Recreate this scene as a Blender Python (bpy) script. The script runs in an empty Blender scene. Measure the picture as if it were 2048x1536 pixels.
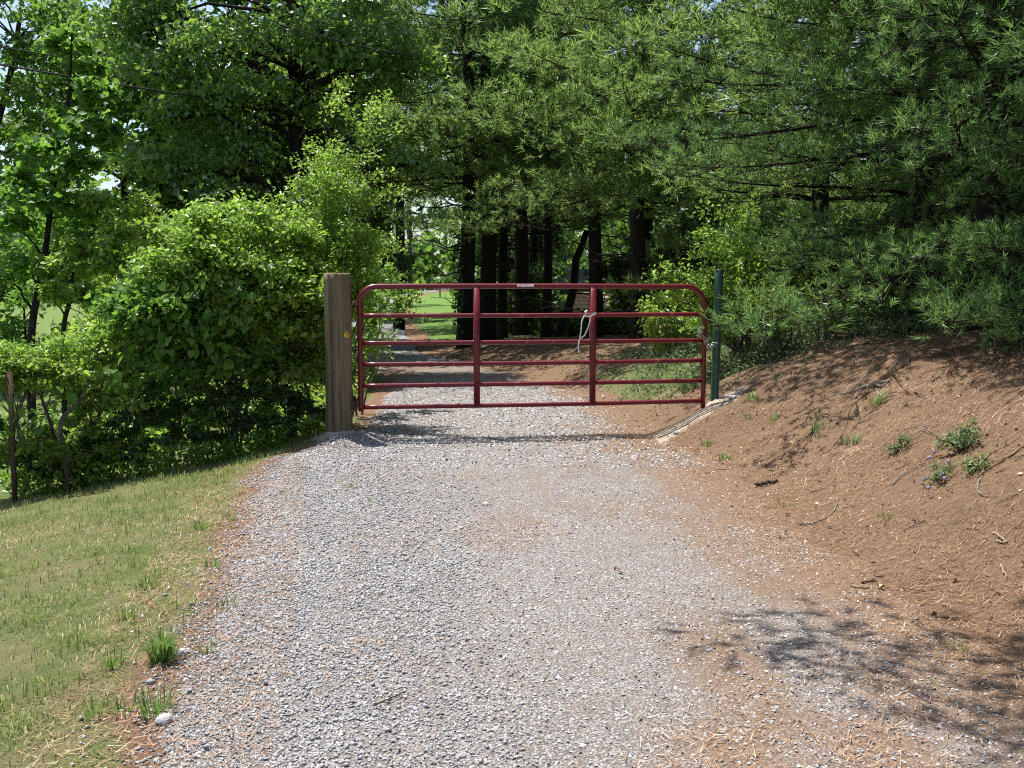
import bpy, math, random
import numpy as np
from mathutils import Vector, Matrix

# ------------------------------------------------------------------ camera
F, U0, V0, HOR = 2150.0, 1024.0, 768.0, 572.0      # focal length and horizon measured on the 2048 px photograph
CAM = np.array([0.0, 0.0, 1.55])
PITCH = math.atan((V0 - HOR) / F)
scene = bpy.context.scene
col = scene.collection
cam = bpy.data.cameras.new('camera')
cam.sensor_width = 36.0
cam.lens = F / 2048.0 * 36.0
cam.clip_start, cam.clip_end = 0.05, 3000.0
camo = bpy.data.objects.new('camera', cam)
camo.location = CAM
camo.rotation_euler = (math.pi / 2 - PITCH, 0, 0)
col.objects.link(camo)
scene.camera = camo

# ------------------------------------------------------------------ sky, sun, exposure
SUN = Vector((-0.25, 0.25, 1.0)).normalized()       # towards the sun: high, behind the gate and to the left
world = bpy.data.worlds.new('World')
scene.world = world
world.use_nodes = True
wn = world.node_tree
sky = wn.nodes.new('ShaderNodeTexSky')
sky.sky_type = 'NISHITA'
sky.sun_disc = False
sky.sun_elevation = math.asin(SUN.z)
sky.sun_rotation = math.atan2(SUN.x, SUN.y)
sky.air_density, sky.dust_density, sky.ozone_density = 1.0, 1.5, 1.0
bg = wn.nodes['Background']
bg.inputs['Strength'].default_value = 0.10
wn.links.new(sky.outputs[0], bg.inputs['Color'])
sl = bpy.data.lights.new('sun', 'SUN')
sl.energy = 4.6
sl.angle = math.radians(0.53)
sl.color = (1.0, 0.955, 0.88)
so = bpy.data.objects.new('sun', sl)
so.rotation_euler = (-SUN).to_track_quat('-Z', 'Y').to_euler()
so.location = (0, 0, 40)
col.objects.link(so)
scene.view_settings.view_transform = 'Standard'
scene.view_settings.look = 'None'
scene.view_settings.gamma = 1.0
scene.view_settings.use_curve_mapping = False
scene.view_settings.exposure = 0.93
scene.cycles.max_bounces = 6
scene.cycles.diffuse_bounces = 3
scene.cycles.glossy_bounces = 2
scene.cycles.transmission_bounces = 4
scene.cycles.use_denoising = False
scene.cycles.filter_width = 1.1
scene.cycles.sample_clamp_indirect = 4.0

# ------------------------------------------------------------------ helpers
def rs(seed):
    return np.random.default_rng(seed)

def P(u, v, Y):
    """the point at world depth Y on the line of sight through photograph pixel (u, v)"""
    a = (u - U0) / F
    b = (V0 - v) / F
    dy = math.cos(PITCH) + b * math.sin(PITCH)
    dz = -math.sin(PITCH) + b * math.cos(PITCH)
    k = Y / dy
    return np.array([a * k, Y, CAM[2] + dz * k])

def vnoise(x, y, seed=0):
    x = np.asarray(x, float); y = np.asarray(y, float)
    xi = np.floor(x); yi = np.floor(y)
    fx = x - xi; fy = y - yi
    fx = fx * fx * (3 - 2 * fx); fy = fy * fy * (3 - 2 * fy)
    def h(a, b):
        s = np.sin(a * 127.1 + b * 311.7 + seed * 74.7) * 43758.5453
        return s - np.floor(s)
    return (h(xi, yi) * (1 - fx) + h(xi + 1, yi) * fx) * (1 - fy) + (h(xi, yi + 1) * (1 - fx) + h(xi + 1, yi + 1) * fx) * fy

def fbm(x, y, seed=0, n=3):
    s = 0; a = 0.5; t = 0
    for k in range(n):
        s = s + a * vnoise(x * 2 ** k, y * 2 ** k, seed + k); t += a; a *= 0.5
    return s / t

def norm(a):
    return a / np.maximum(np.linalg.norm(a, axis=-1, keepdims=True), 1e-9)

def sstep(a, b, x):
    t = np.clip((x - a) / (b - a), 0, 1)
    return t * t * (3 - 2 * t)

NTRI = [0]
def mesh(name, V, Fc, mats, smooth=False, tint=None, attrs=None, mat_idx=None):
    """V (n,3) array, Fc: list of integer arrays, each (m,3) or (m,4)"""
    if not isinstance(Fc, (list, tuple)):
        Fc = [Fc]
    Fc = [np.asarray(f, np.int32) for f in Fc if len(f)]
    me = bpy.data.meshes.new(name)
    V = np.asarray(V, np.float32)
    me.vertices.add(len(V)); me.vertices.foreach_set('co', V.ravel())
    loops = np.concatenate([f.ravel() for f in Fc])
    sizes = np.concatenate([np.full(len(f), f.shape[1], np.int32) for f in Fc])
    me.loops.add(len(loops)); me.loops.foreach_set('vertex_index', loops)
    me.polygons.add(len(sizes))
    st = np.zeros(len(sizes), np.int32); st[1:] = np.cumsum(sizes)[:-1]
    me.polygons.foreach_set('loop_start', st)
    if smooth:
        me.polygons.foreach_set('use_smooth', np.ones(len(sizes), bool))
    if mat_idx is not None:
        me.polygons.foreach_set('material_index', np.asarray(mat_idx, np.int32))
    NTRI[0] += int((sizes - 2).sum())
    if tint is not None:
        at = me.attributes.new('tint', 'FLOAT', 'POINT'); at.data.foreach_set('value', np.asarray(tint, np.float32))
    for k, a in (attrs or {}).items():
        at = me.attributes.new(k, 'FLOAT', 'POINT'); at.data.foreach_set('value', np.asarray(a, np.float32))
    me.update(calc_edges=True)
    for m in (mats if isinstance(mats, (list, tuple)) else [mats]):
        me.materials.append(m)
    return me

def obj(name, me, parent=None, label=None, cat=None, group=None, kind=None, loc=None):
    o = bpy.data.objects.new(name, me)
    col.objects.link(o)
    if parent is not None:
        o.parent = parent
    if loc is not None:
        o.location = loc
    tag(o, label, cat, group, kind)
    return o

def tag(o, label=None, cat=None, group=None, kind=None):
    for k, v in (('label', label), ('category', cat), ('group', group), ('kind', kind)):
        if v:
            o[k] = v

def root(name, loc, label, cat, group=None, rz=0.0):
    o = obj(name, None, None, label, cat, group, None, loc)
    o.rotation_euler = (0, 0, rz)
    return o

class MB:
    """collects shapes into one mesh"""
    def __init__(s):
        s.V = []; s.Q = []; s.T = []; s.n = 0
    def add(s, V, Q=None, T=None):
        s.V.append(np.asarray(V, float))
        if Q is not None and len(Q): s.Q.append(np.asarray(Q, int) + s.n)
        if T is not None and len(T): s.T.append(np.asarray(T, int) + s.n)
        s.n += len(V)
    def tube(s, path, rad, sides=8, caps=True):
        p = np.asarray(path, float); n = len(p)
        r = np.broadcast_to(np.asarray(rad, float), (n,))
        t = norm(np.gradient(p, axis=0))
        ref = np.array([0, 0, 1.0]) if abs(t[:, 2]).max() < 0.9 else (np.array([1.0, 0, 0]) if abs(t[:, 0]).max() < 0.9 else np.array([0, 1.0, 0]))
        a = norm(np.cross(t, ref)); b = np.cross(t, a)
        th = np.arange(sides) * 2 * math.pi / sides
        V = p[:, None] + r[:, None, None] * (np.cos(th)[None, :, None] * a[:, None] + np.sin(th)[None, :, None] * b[:, None])
        V = V.reshape(-1, 3)
        i = np.arange(n - 1)[:, None] * sides; j = np.arange(sides)[None]; k = (j + 1) % sides
        Q = np.stack([i + j, i + k, i + sides + k, i + sides + j], -1).reshape(-1, 4)
        T = []
        if caps:
            V = np.vstack([V, p[0], p[-1]])
            c0 = n * sides
            T = [(c0, (q + 1) % sides, q) for q in range(sides)] + [(c0 + 1, (n - 1) * sides + q, (n - 1) * sides + (q + 1) % sides) for q in range(sides)]
        s.add(V, Q, T)
    def sticks(s, A, B, ra, rb):
        A = np.asarray(A, float); B = np.asarray(B, float); n = len(A)
        t = norm(B - A); a = norm(np.cross(t, np.array([0.31, 0.17, 0.93]))); b = np.cross(t, a)
        V = np.empty((n, 6, 3))
        for k in range(3):
            o = a * math.cos(k * 2.0944) + b * math.sin(k * 2.0944)
            V[:, k] = A + o * ra; V[:, 3 + k] = B + o * rb
        i = np.arange(n)[:, None] * 6
        Q = np.concatenate([i + [0, 1, 4, 3], i + [1, 2, 5, 4], i + [2, 0, 3, 5]], 0)
        s.add(V.reshape(-1, 3), Q)
    def box(s, lo, hi, bev=0.0):
        lo = np.asarray(lo, float); hi = np.asarray(hi, float)
        if bev <= 0:
            c = np.array([[x, y, z] for x in (0, 1) for y in (0, 1) for z in (0, 1)])
            s.add(lo + c * (hi - lo), [(0, 1, 3, 2), (4, 6, 7, 5), (0, 4, 5, 1), (2, 3, 7, 6), (0, 2, 6, 4), (1, 5, 7, 3)])
            return
        # chamfered along z edges and ends
        x0, y0, z0 = lo; x1, y1, z1 = hi; b = bev
        ring = [(x0 + b, y0), (x1 - b, y0), (x1, y0 + b), (x1, y1 - b), (x1 - b, y1), (x0 + b, y1), (x0, y1 - b), (x0, y0 + b)]
        V = [(x, y, z0) for x, y in ring] + [(x, y, z1) for x, y in ring] + [((x0 + x1) / 2, (y0 + y1) / 2, z0), ((x0 + x1) / 2, (y0 + y1) / 2, z1)]
        Q = [(k, (k + 1) % 8, 8 + (k + 1) % 8, 8 + k) for k in range(8)]
        T = [(16, (k + 1) % 8, k) for k in range(8)] + [(17, 8 + k, 8 + (k + 1) % 8) for k in range(8)]
        s.add(V, Q, T)
    def mesh(s, name, mats, smooth=False):
        f = []
        if s.Q: f.append(np.vstack(s.Q))
        if s.T: f.append(np.vstack(s.T))
        return mesh(name, np.vstack(s.V), f, mats, smooth)

# ------------------------------------------------------------------ materials
class NT:
    def __init__(s, name):
        s.m = bpy.data.materials.new(name); s.m.use_nodes = True
        s.t = s.m.node_tree; s.b = s.t.nodes['Principled BSDF']; s.out = s.t.nodes['Material Output']
        s.co = s.n('ShaderNodeTexCoord').outputs['Object']
    def n(s, kind, **kw):
        x = s.t.nodes.new(kind)
        for k, v in kw.items(): setattr(x, k, v)
        return x
    def l(s, a, b): s.t.links.new(a, b)
    def val(s, sock, v):
        if hasattr(v, 'is_linked') or hasattr(v, 'links'): s.l(v, sock)
        else: sock.default_value = v
    def noise(s, scale, detail=3, rough=0.55, vec=None, out='Fac'):
        x = s.n('ShaderNodeTexNoise'); x.inputs['Scale'].default_value = scale; x.inputs['Detail'].default_value = detail; x.inputs['Roughness'].default_value = rough
        s.l(vec if vec is not None else s.co, x.inputs['Vector']); return x.outputs[out]
    def map(s, scale):
        x = s.n('ShaderNodeMapping'); x.inputs['Scale'].default_value = scale; s.l(s.co, x.inputs['Vector']); return x.outputs[0]
    def ramp(s, fac, stops):
        x = s.n('ShaderNodeValToRGB'); e = x.color_ramp.elements
        while len(e) > 1: e.remove(e[-1])
        e[0].position = stops[0][0]; e[0].color = (*stops[0][1], 1)
        for p, c in stops[1:]:
            q = e.new(p); q.color = (*c, 1)
        s.l(fac, x.inputs[0]); return x.outputs[0]
    def fr(s, fac, a, b):
        x = s.n('ShaderNodeMapRange'); x.interpolation_type = 'SMOOTHSTEP'
        x.inputs[1].default_value = a; x.inputs[2].default_value = b; s.l(fac, x.inputs[0]); return x.outputs[0]
    def mix(s, fac, a, b):
        x = s.n('ShaderNodeMix'); x.data_type = 'RGBA'
        s.val(x.inputs[0], fac)
        for sock, v in ((x.inputs[6], a), (x.inputs[7], b)):
            if isinstance(v, tuple): sock.default_value = (*v, 1)
            else: s.l(v, sock)
        return x.outputs[2]
    def mul(s, a, b, op='MULTIPLY'):
        x = s.n('ShaderNodeMath', operation=op)
        s.val(x.inputs[0], a); s.val(x.inputs[1], b); return x.outputs[0]
    def attr(s, name):
        x = s.n('ShaderNodeAttribute'); x.attribute_name = name; return x.outputs['Fac']
    def bump(s, h, strength, dist):
        x = s.n('ShaderNodeBump'); x.inputs['Strength'].default_value = strength; x.inputs['Distance'].default_value = dist
        s.l(h, x.inputs['Height']); s.l(x.outputs[0], s.b.inputs['Normal'])
    def base(s, c, rough=0.8, spec=0.3, metal=0.0):
        if isinstance(c, tuple): s.b.inputs['Base Color'].default_value = (*c, 1)
        else: s.l(c, s.b.inputs['Base Color'])
        s.b.inputs['Roughness'].default_value = rough
        s.b.inputs['Specular IOR Level'].default_value = spec
        s.b.inputs['Metallic'].default_value = metal

def leaf_mat(name, stops, rough=0.5, spec=0.5, trans=0.35, tcol=(0.18, 0.34, 0.035)):
    k = NT(name)
    c = k.ramp(k.attr('tint'), stops)
    big = k.noise(0.9, 2)
    c = k.mix(k.mul(k.fr(big, 0.35, 0.75), 0.2), c, tuple(x * 0.75 for x in stops[0][1]))
    k.base(c, rough, spec)
    tr = k.n('ShaderNodeBsdfTranslucent')
    tc = k.mix(0.6, c, tuple(min(0.7, x * 1.5) for x in tcol))
    k.l(tc, tr.inputs['Color'])
    mx = k.n('ShaderNodeMixShader'); mx.inputs[0].default_value = trans
    k.l(k.b.outputs[0], mx.inputs[1]); k.l(tr.outputs[0], mx.inputs[2]); k.l(mx.outputs[0], k.out.inputs['Surface'])
    return k.m

M = {}
M['oak_leaf'] = leaf_mat('oak_leaf', [(0, (0.064, 0.133, 0.033)), (0.5, (0.094, 0.187, 0.041)), (0.9, (0.159, 0.268, 0.056)), (1, (0.261, 0.305, 0.075))], 0.3, 1.0, 0.45, (0.26, 0.42, 0.06))
M['maple_leaf'] = leaf_mat('maple_leaf', [(0, (0.065, 0.143, 0.026)), (0.6, (0.104, 0.221, 0.039)), (1, (0.169, 0.286, 0.052))], 0.5, 0.4, 0.5)
M['shrub_leaf'] = leaf_mat('shrub_leaf', [(0, (0.088, 0.166, 0.024)), (0.5, (0.166, 0.261, 0.039)), (0.9, (0.293, 0.380, 0.062)), (1, (0.487, 0.442, 0.123))], 0.42, 0.55, 0.5, (0.28, 0.42, 0.05))
M['bright_leaf'] = leaf_mat('bright_leaf', [(0, (0.121, 0.231, 0.034)), (0.5, (0.203, 0.330, 0.048)), (1, (0.365, 0.477, 0.083))], 0.42, 0.5, 0.5, (0.27, 0.43, 0.06))
M['vine_leaf'] = leaf_mat('vine_leaf', [(0, (0.077, 0.173, 0.025)), (1, (0.155, 0.273, 0.034))], 0.5, 0.35, 0.40)
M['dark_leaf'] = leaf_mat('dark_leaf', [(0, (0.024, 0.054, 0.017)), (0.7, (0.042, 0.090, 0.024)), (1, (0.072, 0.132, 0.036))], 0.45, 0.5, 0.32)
M['far_leaf'] = leaf_mat('far_leaf', [(0, (0.046, 0.098, 0.026)), (0.6, (0.072, 0.143, 0.039)), (1, (0.117, 0.195, 0.052))], 0.55, 0.3, 0.42)
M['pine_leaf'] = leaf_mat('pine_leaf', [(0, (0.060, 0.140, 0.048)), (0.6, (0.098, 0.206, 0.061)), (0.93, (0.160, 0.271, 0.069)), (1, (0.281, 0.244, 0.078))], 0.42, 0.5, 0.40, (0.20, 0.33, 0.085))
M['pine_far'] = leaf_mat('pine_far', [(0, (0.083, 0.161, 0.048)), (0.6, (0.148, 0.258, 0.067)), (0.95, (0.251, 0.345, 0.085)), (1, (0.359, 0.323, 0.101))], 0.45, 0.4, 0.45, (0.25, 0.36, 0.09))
M['grey_weed'] = leaf_mat('grey_weed', [(0, (0.07, 0.12, 0.055)), (0.6, (0.13, 0.19, 0.09)), (1, (0.24, 0.28, 0.14))], 0.6, 0.3, 0.3, (0.2, 0.3, 0.08))
M['grass_blade'] = leaf_mat('grass_blade', [(0, (0.098, 0.165, 0.036)), (0.45, (0.163, 0.226, 0.058)), (0.62, (0.286, 0.275, 0.111)), (0.85, (0.468, 0.366, 0.202)), (1, (0.572, 0.451, 0.286))], 0.55, 0.35, 0.3, (0.25, 0.32, 0.07))
M['tuft_blade'] = leaf_mat('tuft_blade', [(0, (0.06, 0.13, 0.028)), (0.6, (0.09, 0.18, 0.04)), (1, (0.17, 0.24, 0.07))], 0.45, 0.5, 0.3, (0.2, 0.33, 0.05))

def m_bark(name, dark, light, zs=0.25, sc=14):
    k = NT(name)
    v = k.map((1, 1, zs))
    a = k.noise(sc, 4, 0.65, v); b = k.noise(sc * 3.5, 3, 0.6, v)
    k.base(k.mix(k.fr(b, 0.25, 0.8), k.ramp(a, [(0.35, dark), (0.65, light)]), tuple(x * 0.7 for x in dark)), 0.9, 0.15)
    k.bump(k.mul(a, b, 'ADD'), 0.8, 0.03)
    return k.m
M['bark'] = m_bark('bark', (0.02, 0.016, 0.013), (0.06, 0.05, 0.042))
M['bark_grey'] = m_bark('bark_grey', (0.09, 0.075, 0.06), (0.24, 0.21, 0.18))
M['twig'] = m_bark('twig', (0.28, 0.24, 0.20), (0.55, 0.50, 0.45), 0.4, 40)
M['twig_brown'] = m_bark('twig_brown', (0.06, 0.038, 0.025), (0.17, 0.12, 0.08), 0.4, 40)
M['pale_wood'] = m_bark('pale_wood', (0.36, 0.28, 0.18), (0.55, 0.46, 0.33), 0.4, 30)

def need_color(k, n1, n2):
    st = k.n('ShaderNodeTexNoise'); st.inputs['Scale'].default_value = 45; st.inputs['Detail'].default_value = 5; st.inputs['Roughness'].default_value = 0.8; st.inputs['Distortion'].default_value = 1.6
    k.l(k.co, st.inputs['Vector'])
    need = k.ramp(st.outputs['Fac'], [(0.28, (0.036, 0.021, 0.014)), (0.41, (0.133, 0.080, 0.050)), (0.53, (0.224, 0.145, 0.093)), (0.70, (0.340, 0.245, 0.174))])
    need = k.mix(k.mul(k.fr(n1, 0.4, 0.7), 0.4), need, k.ramp(n2, [(0.35, (0.133, 0.086, 0.055)), (0.65, (0.262, 0.181, 0.124))]))
    need = k.mix(k.mul(k.fr(k.noise(1.3, 5, 0.75), 0.55, 0.75), 0.5), need, k.ramp(n2, [(0.35, (0.055, 0.035, 0.025)), (0.65, (0.127, 0.081, 0.055))]))
    return need, st.outputs['Fac']

def m_ground():
    k = NT('ground_soil')
    nd, gr, pl = k.attr('needle'), k.attr('grass'), k.attr('pale')
    n1 = k.noise(2.2, 4); n2 = k.noise(18, 4, 0.65); n3 = k.noise(130, 3, 0.7)
    soil = k.ramp(n2, [(0.3, (0.15, 0.085, 0.05)), (0.7, (0.28, 0.17, 0.105))])
    need, stf = need_color(k, n1, n2)
    gnd = k.mix(nd, soil, need)
    gc = k.ramp(k.noise(3.5, 4, 0.6), [(0.3, (0.075, 0.115, 0.032)), (0.45, (0.12, 0.145, 0.05)), (0.58, (0.18, 0.165, 0.08)), (0.72, (0.24, 0.195, 0.12))])
    gc = k.mix(k.mul(k.fr(k.noise(75, 4, 0.8), 0.45, 0.65), 0.5), gc, (0.27, 0.235, 0.135))
    gc = k.mix(k.mul(k.fr(n3, 0.45, 0.65), 0.65), gc, (0.055, 0.085, 0.025))
    gc = k.mix(k.mul(k.attr('lush'), 0.8), gc, k.ramp(n2, [(0.3, (0.075, 0.165, 0.024)), (0.7, (0.125, 0.235, 0.045))]))
    gfac = k.fr(k.mul(k.mul(gr, 1.3), k.mul(k.mul(n2, 0.7), -0.35, 'ADD'), 'ADD'), 0.35, 0.75)
    gnd = k.mix(gfac, gnd, gc)
    pc = k.ramp(n3, [(0.3, (0.36, 0.29, 0.21)), (0.65, (0.60, 0.52, 0.42))])
    gnd = k.mix(k.fr(k.mul(pl, k.mul(k.mul(n2, 1.2), 0.4, 'ADD')), 0.2, 0.6), gnd, pc)
    k.base(gnd, 0.95, 0.1)
    k.bump(k.mul(k.mul(n3, 0.6), stf, 'ADD'), 0.9, 0.018)
    return k.m
M['ground'] = m_ground()

def m_gravel_bed():
    k = NT('gravel_bed')
    nd = k.attr('needle')
    vo = k.n('ShaderNodeTexVoronoi'); vo.inputs['Scale'].default_value = 85; k.l(k.co, vo.inputs['Vector'])
    vo2 = k.n('ShaderNodeTexVoronoi'); vo2.inputs['Scale'].default_value = 40; k.l(k.co, vo2.inputs['Vector'])
    sx = k.n('ShaderNodeSeparateColor'); k.l(vo.outputs['Color'], sx.inputs[0])
    c = k.ramp(sx.outputs[0], [(0, (0.15, 0.143, 0.14)), (0.35, (0.27, 0.26, 0.262)), (0.7, (0.38, 0.365, 0.365)), (1, (0.52, 0.505, 0.49))])
    n2 = k.noise(5, 4, 0.6); n3 = k.noise(200, 3, 0.7)
    fines = k.ramp(n3, [(0.3, (0.18, 0.145, 0.13)), (0.7, (0.38, 0.32, 0.285))])
    c = k.mix(k.mul(k.fr(n2, 0.35, 0.65), 0.6), c, fines)
    c = k.mix(k.fr(vo.outputs['Distance'], 0.25, 0.7), c, tuple([0.16, 0.14, 0.125]))
    ndn = k.mul(k.fr(k.mul(nd, k.mul(k.noise(9, 5, 0.75), 0.5, 'ADD')), 0.25, 1.0), 0.8)
    ndn = k.mul(ndn, k.mul(k.fr(k.mul(k.attr('edge'), k.mul(k.noise(14, 4, 0.7), 0.5, 'ADD')), 0.3, 0.7), 0.97), 'MAXIMUM')
    c = k.mix(ndn, c, need_color(k, k.noise(2.2, 4), k.noise(18, 4, 0.65))[0])
    k.base(c, 0.92, 0.15)
    h = k.mul(k.mul(vo.outputs['Distance'], -1.0), k.mul(k.mul(vo2.outputs['Distance'], -0.6), k.mul(n3, 0.3), 'ADD'), 'ADD')
    k.bump(h, 0.9, 0.012)
    return k.m
M['gravel_bed'] = m_gravel_bed()

def m_stone():
    k = NT('crushed_stone')
    c = k.ramp(k.attr('tint'), [(0, (0.18, 0.185, 0.195)), (0.25, (0.25, 0.255, 0.27)), (0.6, (0.32, 0.32, 0.335)), (0.85, (0.41, 0.41, 0.42)), (0.96, (0.58, 0.57, 0.56)), (0.975, (0.42, 0.31, 0.24)), (1, (0.46, 0.36, 0.28))])
    c = k.mix(k.mul(k.noise(160, 3, 0.7), 0.35), c, (0.50, 0.48, 0.46))
    k.base(c, 0.85, 0.25)
    k.bump(k.noise(300, 2), 0.3, 0.002)
    return k.m
M['stone'] = m_stone()

def m_lane():
    k = NT('lane_asphalt')
    n = k.noise(60, 4, 0.7); b = k.noise(0.8, 3)
    k.base(k.mix(k.fr(b, 0.4, 0.7), k.ramp(n, [(0.3, (0.13, 0.13, 0.135)), (0.7, (0.22, 0.215, 0.21))]), (0.24, 0.23, 0.22)), 0.9, 0.2)
    k.bump(n, 0.5, 0.01)
    return k.m
M['lane'] = m_lane()

def m_litter():
    k = NT('needle_litter')
    k.base(k.ramp(k.attr('tint'), [(0, (0.09, 0.05, 0.03)), (0.35, (0.23, 0.13, 0.072)), (0.7, (0.38, 0.225, 0.13)), (0.9, (0.52, 0.36, 0.23)), (1, (0.70, 0.60, 0.46))]), 0.7, 0.25)
    return k.m
M['litter'] = m_litter()

def m_post():
    k = NT('weathered_wood')
    v = k.map((1, 1, 0.035)); v2 = k.map((1, 1, 0.05))
    a = k.noise(17, 4, 0.65, v); b = k.noise(42, 3, 0.6, v2); e = k.noise(3.0, 3)
    c = k.ramp(a, [(0.28, (0.06, 0.043, 0.028)), (0.45, (0.15, 0.11, 0.07)), (0.62, (0.25, 0.195, 0.135)), (0.8, (0.36, 0.30, 0.225))])
    c = k.mix(k.mul(k.fr(b, 0.55, 0.75), 0.7), c, (0.05, 0.035, 0.022))
    c = k.mix(k.mul(k.fr(e, 0.45, 0.7), 0.4), c, (0.20, 0.165, 0.09))
    k.base(c, 0.92, 0.12)
    k.bump(k.mul(a, k.mul(b, 0.6), 'ADD'), 1.0, 0.02)
    return k.m
M['post'] = m_post()

def m_paint(name, c, worn, rough=0.38, amt=0.74):
    k = NT(name)
    n = k.noise(9, 5, 0.7); s = k.noise(70, 3, 0.7)
    cc = k.mix(k.mul(k.fr(s, 0.35, 0.75), 0.25), c, tuple(x * 0.65 for x in c))
    cc = k.mix(k.fr(k.mul(n, k.mul(s, 0.35), 'ADD'), amt, amt + 0.06), cc, worn)
    k.base(cc, rough, 0.5)
    k.bump(s, 0.12, 0.002)
    return k.m
M['red_paint'] = m_paint('red_paint', (0.15, 0.008, 0.018), (0.30, 0.10, 0.09), 0.32, 0.80)
M['green_paint'] = m_paint('green_paint', (0.02, 0.075, 0.048), (0.20, 0.23, 0.19), 0.42, 0.77)

def plain(name, c, rough=0.6, spec=0.4, metal=0.0, var=0.25, sc=25):
    k = NT(name)
    k.base(k.mix(k.mul(k.noise(sc, 4, 0.65), var * 1.6), c, tuple(x * 0.55 for x in c)), rough, spec, metal)
    k.bump(k.noise(sc * 3, 3), 0.15, 0.003)
    return k.m
M['steel'] = plain('galvanised_steel', (0.55, 0.55, 0.56), 0.35, 0.5, 0.9)
M['rust'] = plain('rusty_iron', (0.09, 0.055, 0.04), 0.8, 0.3, 0.3)
M['dark_metal'] = plain('dark_metal', (0.06, 0.065, 0.06), 0.6, 0.4, 0.3)
M['rope'] = plain('white_rope', (0.88, 0.87, 0.84), 0.8, 0.2, 0, 0.15, 200)
M['sticker'] = plain('white_sticker', (0.80, 0.80, 0.80), 0.4, 0.5, 0, 0.05)
M['ink'] = plain('black_ink', (0.03, 0.03, 0.035), 0.5)
M['yellow'] = plain('yellow_tag', (0.72, 0.50, 0.03), 0.45, 0.5, 0, 0.2)
M['white_paint'] = plain('white_paint', (0.72, 0.71, 0.67), 0.6, 0.4, 0, 0.15, 4)
M['siding'] = plain('cream_siding', (0.62, 0.60, 0.52), 0.6, 0.3, 0, 0.15, 6)
M['trim'] = plain('white_trim', (0.78, 0.78, 0.76), 0.5, 0.4, 0, 0.1, 6)
M['roof'] = plain('dark_shingle', (0.035, 0.035, 0.034), 0.9, 0.2, 0, 0.5, 12)
M['glass'] = plain('window_glass', (0.04, 0.05, 0.06), 0.08, 0.8, 0, 0.1)
M['pole_wood'] = m_bark('pole_wood', (0.05, 0.04, 0.03), (0.14, 0.11, 0.085), 0.1, 10)
M['wire'] = plain('black_wire', (0.02, 0.02, 0.02), 0.7)
M['petal'] = plain('purple_petal', (0.46, 0.36, 0.55), 0.6, 0.2, 0, 0.3, 200)
M['dry_leaf'] = plain('dry_leaf', (0.60, 0.48, 0.26), 0.7, 0.2, 0, 0.3, 60)
M['brown_leaf'] = plain('brown_leaf', (0.26, 0.12, 0.07), 0.7, 0.2, 0, 0.3, 60)
M['concrete'] = plain('rough_concrete', (0.48, 0.43, 0.36), 0.95, 0.1, 0, 0.6, 35)

# ------------------------------------------------------------------ terrain
_ry = [-20, 0, 3, 4.4, 6.3, 8.8, 10.0, 10.8, 12, 14.6, 17.7, 20.4, 23, 25, 30, 40, 60, 80, 110, 150, 400]
_rx = [2.3, 2.25, 2.15, 2.1, 1.85, 1.87, 1.72, 1.38, 1.35, 1.2, 0.46, -0.25, -1.75, -2.2, -2.95, -4.3, -6.3, -8.2, -9.3, -8.2, 12]
_ly = [-20, 0, 3, 4, 5.7, 7.1, 8.8, 9.8, 10.7, 12, 17.7, 20.4, 25, 30, 40, 60, 80, 110, 150, 400]
_lx = [-0.9, -0.95, -1.08, -1.22, -1.5, -1.76, -2.08, -2.0, -1.62, -1.62, -1.95, -2.7, -4.8, -5.8, -7.3, -9.3, -11.3, -12.6, -12.4, 4]
def edge_r(y): return np.interp(y, _ry, _rx)
def edge_l(y): return np.interp(y, _ly, _lx)
POST = P(678, 857, 10.62); GPOST = P(1429, 800, 11.42)

def ground(x, y):
    x = np.asarray(x, float); y = np.asarray(y, float)
    far = 0.0085 * np.clip(y - 25, 0, 125) + 0.002 * np.clip(y - 150, 0, 600)
    t = np.maximum(x - edge_r(y), 0)
    hb = np.interp(y, [-20, 0, 6, 13, 16, 18, 21, 24, 28, 40], [1.0, 1.05, 1.15, 1.15, 1.0, 0.85, 0.6, 0.42, 0.2, 0.12])
    ex = np.interp(y, [8.5, 10.6], [1.9, 1.4])
    z = far + hb * (1 - np.exp(-(t / 1.75) ** ex))
    t2 = np.maximum(edge_l(y) - 0.15 - x, 0)
    lf = np.interp(y, [-20, 11, 16, 30, 60], [1, 1, 0.8, 0.5, 0.3])
    z = z - lf * 0.9 * (1 - np.exp(-t2 * 0.2))
    amp = sstep(0, 0.9, t) * sstep(60, 20, y)
    z = z + amp * (0.16 * (fbm(x * 1.1, y * 1.1, 3) - 0.5) + 0.09 * (fbm(x * 4, y * 4, 9) - 0.5))
    z = z + sstep(0.1, 0.6, t2) * sstep(60, 20, y) * 0.06 * (fbm(x * 2, y * 2, 5) - 0.5)
    z = z + 0.025 * (fbm(x * 0.9, y * 0.9, 12) - 0.5) * sstep(60, 20, y)
    z = z + 0.11 * np.exp(-((x - POST[0]) ** 2 + (y - POST[1]) ** 2) / 0.16)
    return z

def drive_z(x, y):
    a = x - edge_l(y); b = edge_r(y) - x
    d = np.minimum(a, b) + 0.28 * (fbm(x * 1.7, y * 1.7, 21) - 0.5) + 0.10 * (vnoise(x * 9, y * 9, 22) - 0.5)
    return ground(x, y) + np.clip(0.12 * d, -0.05, 0.016) + 0.006 * (fbm(x * 7, y * 7, 31) - 0.5)

def top(x, y):
    z = ground(x, y)
    m = (y < 21.5) & (x > edge_l(y) - 0.4) & (x < edge_r(y) + 0.4)
    return np.where(m, np.maximum(z, drive_z(x, y)), z)

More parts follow.
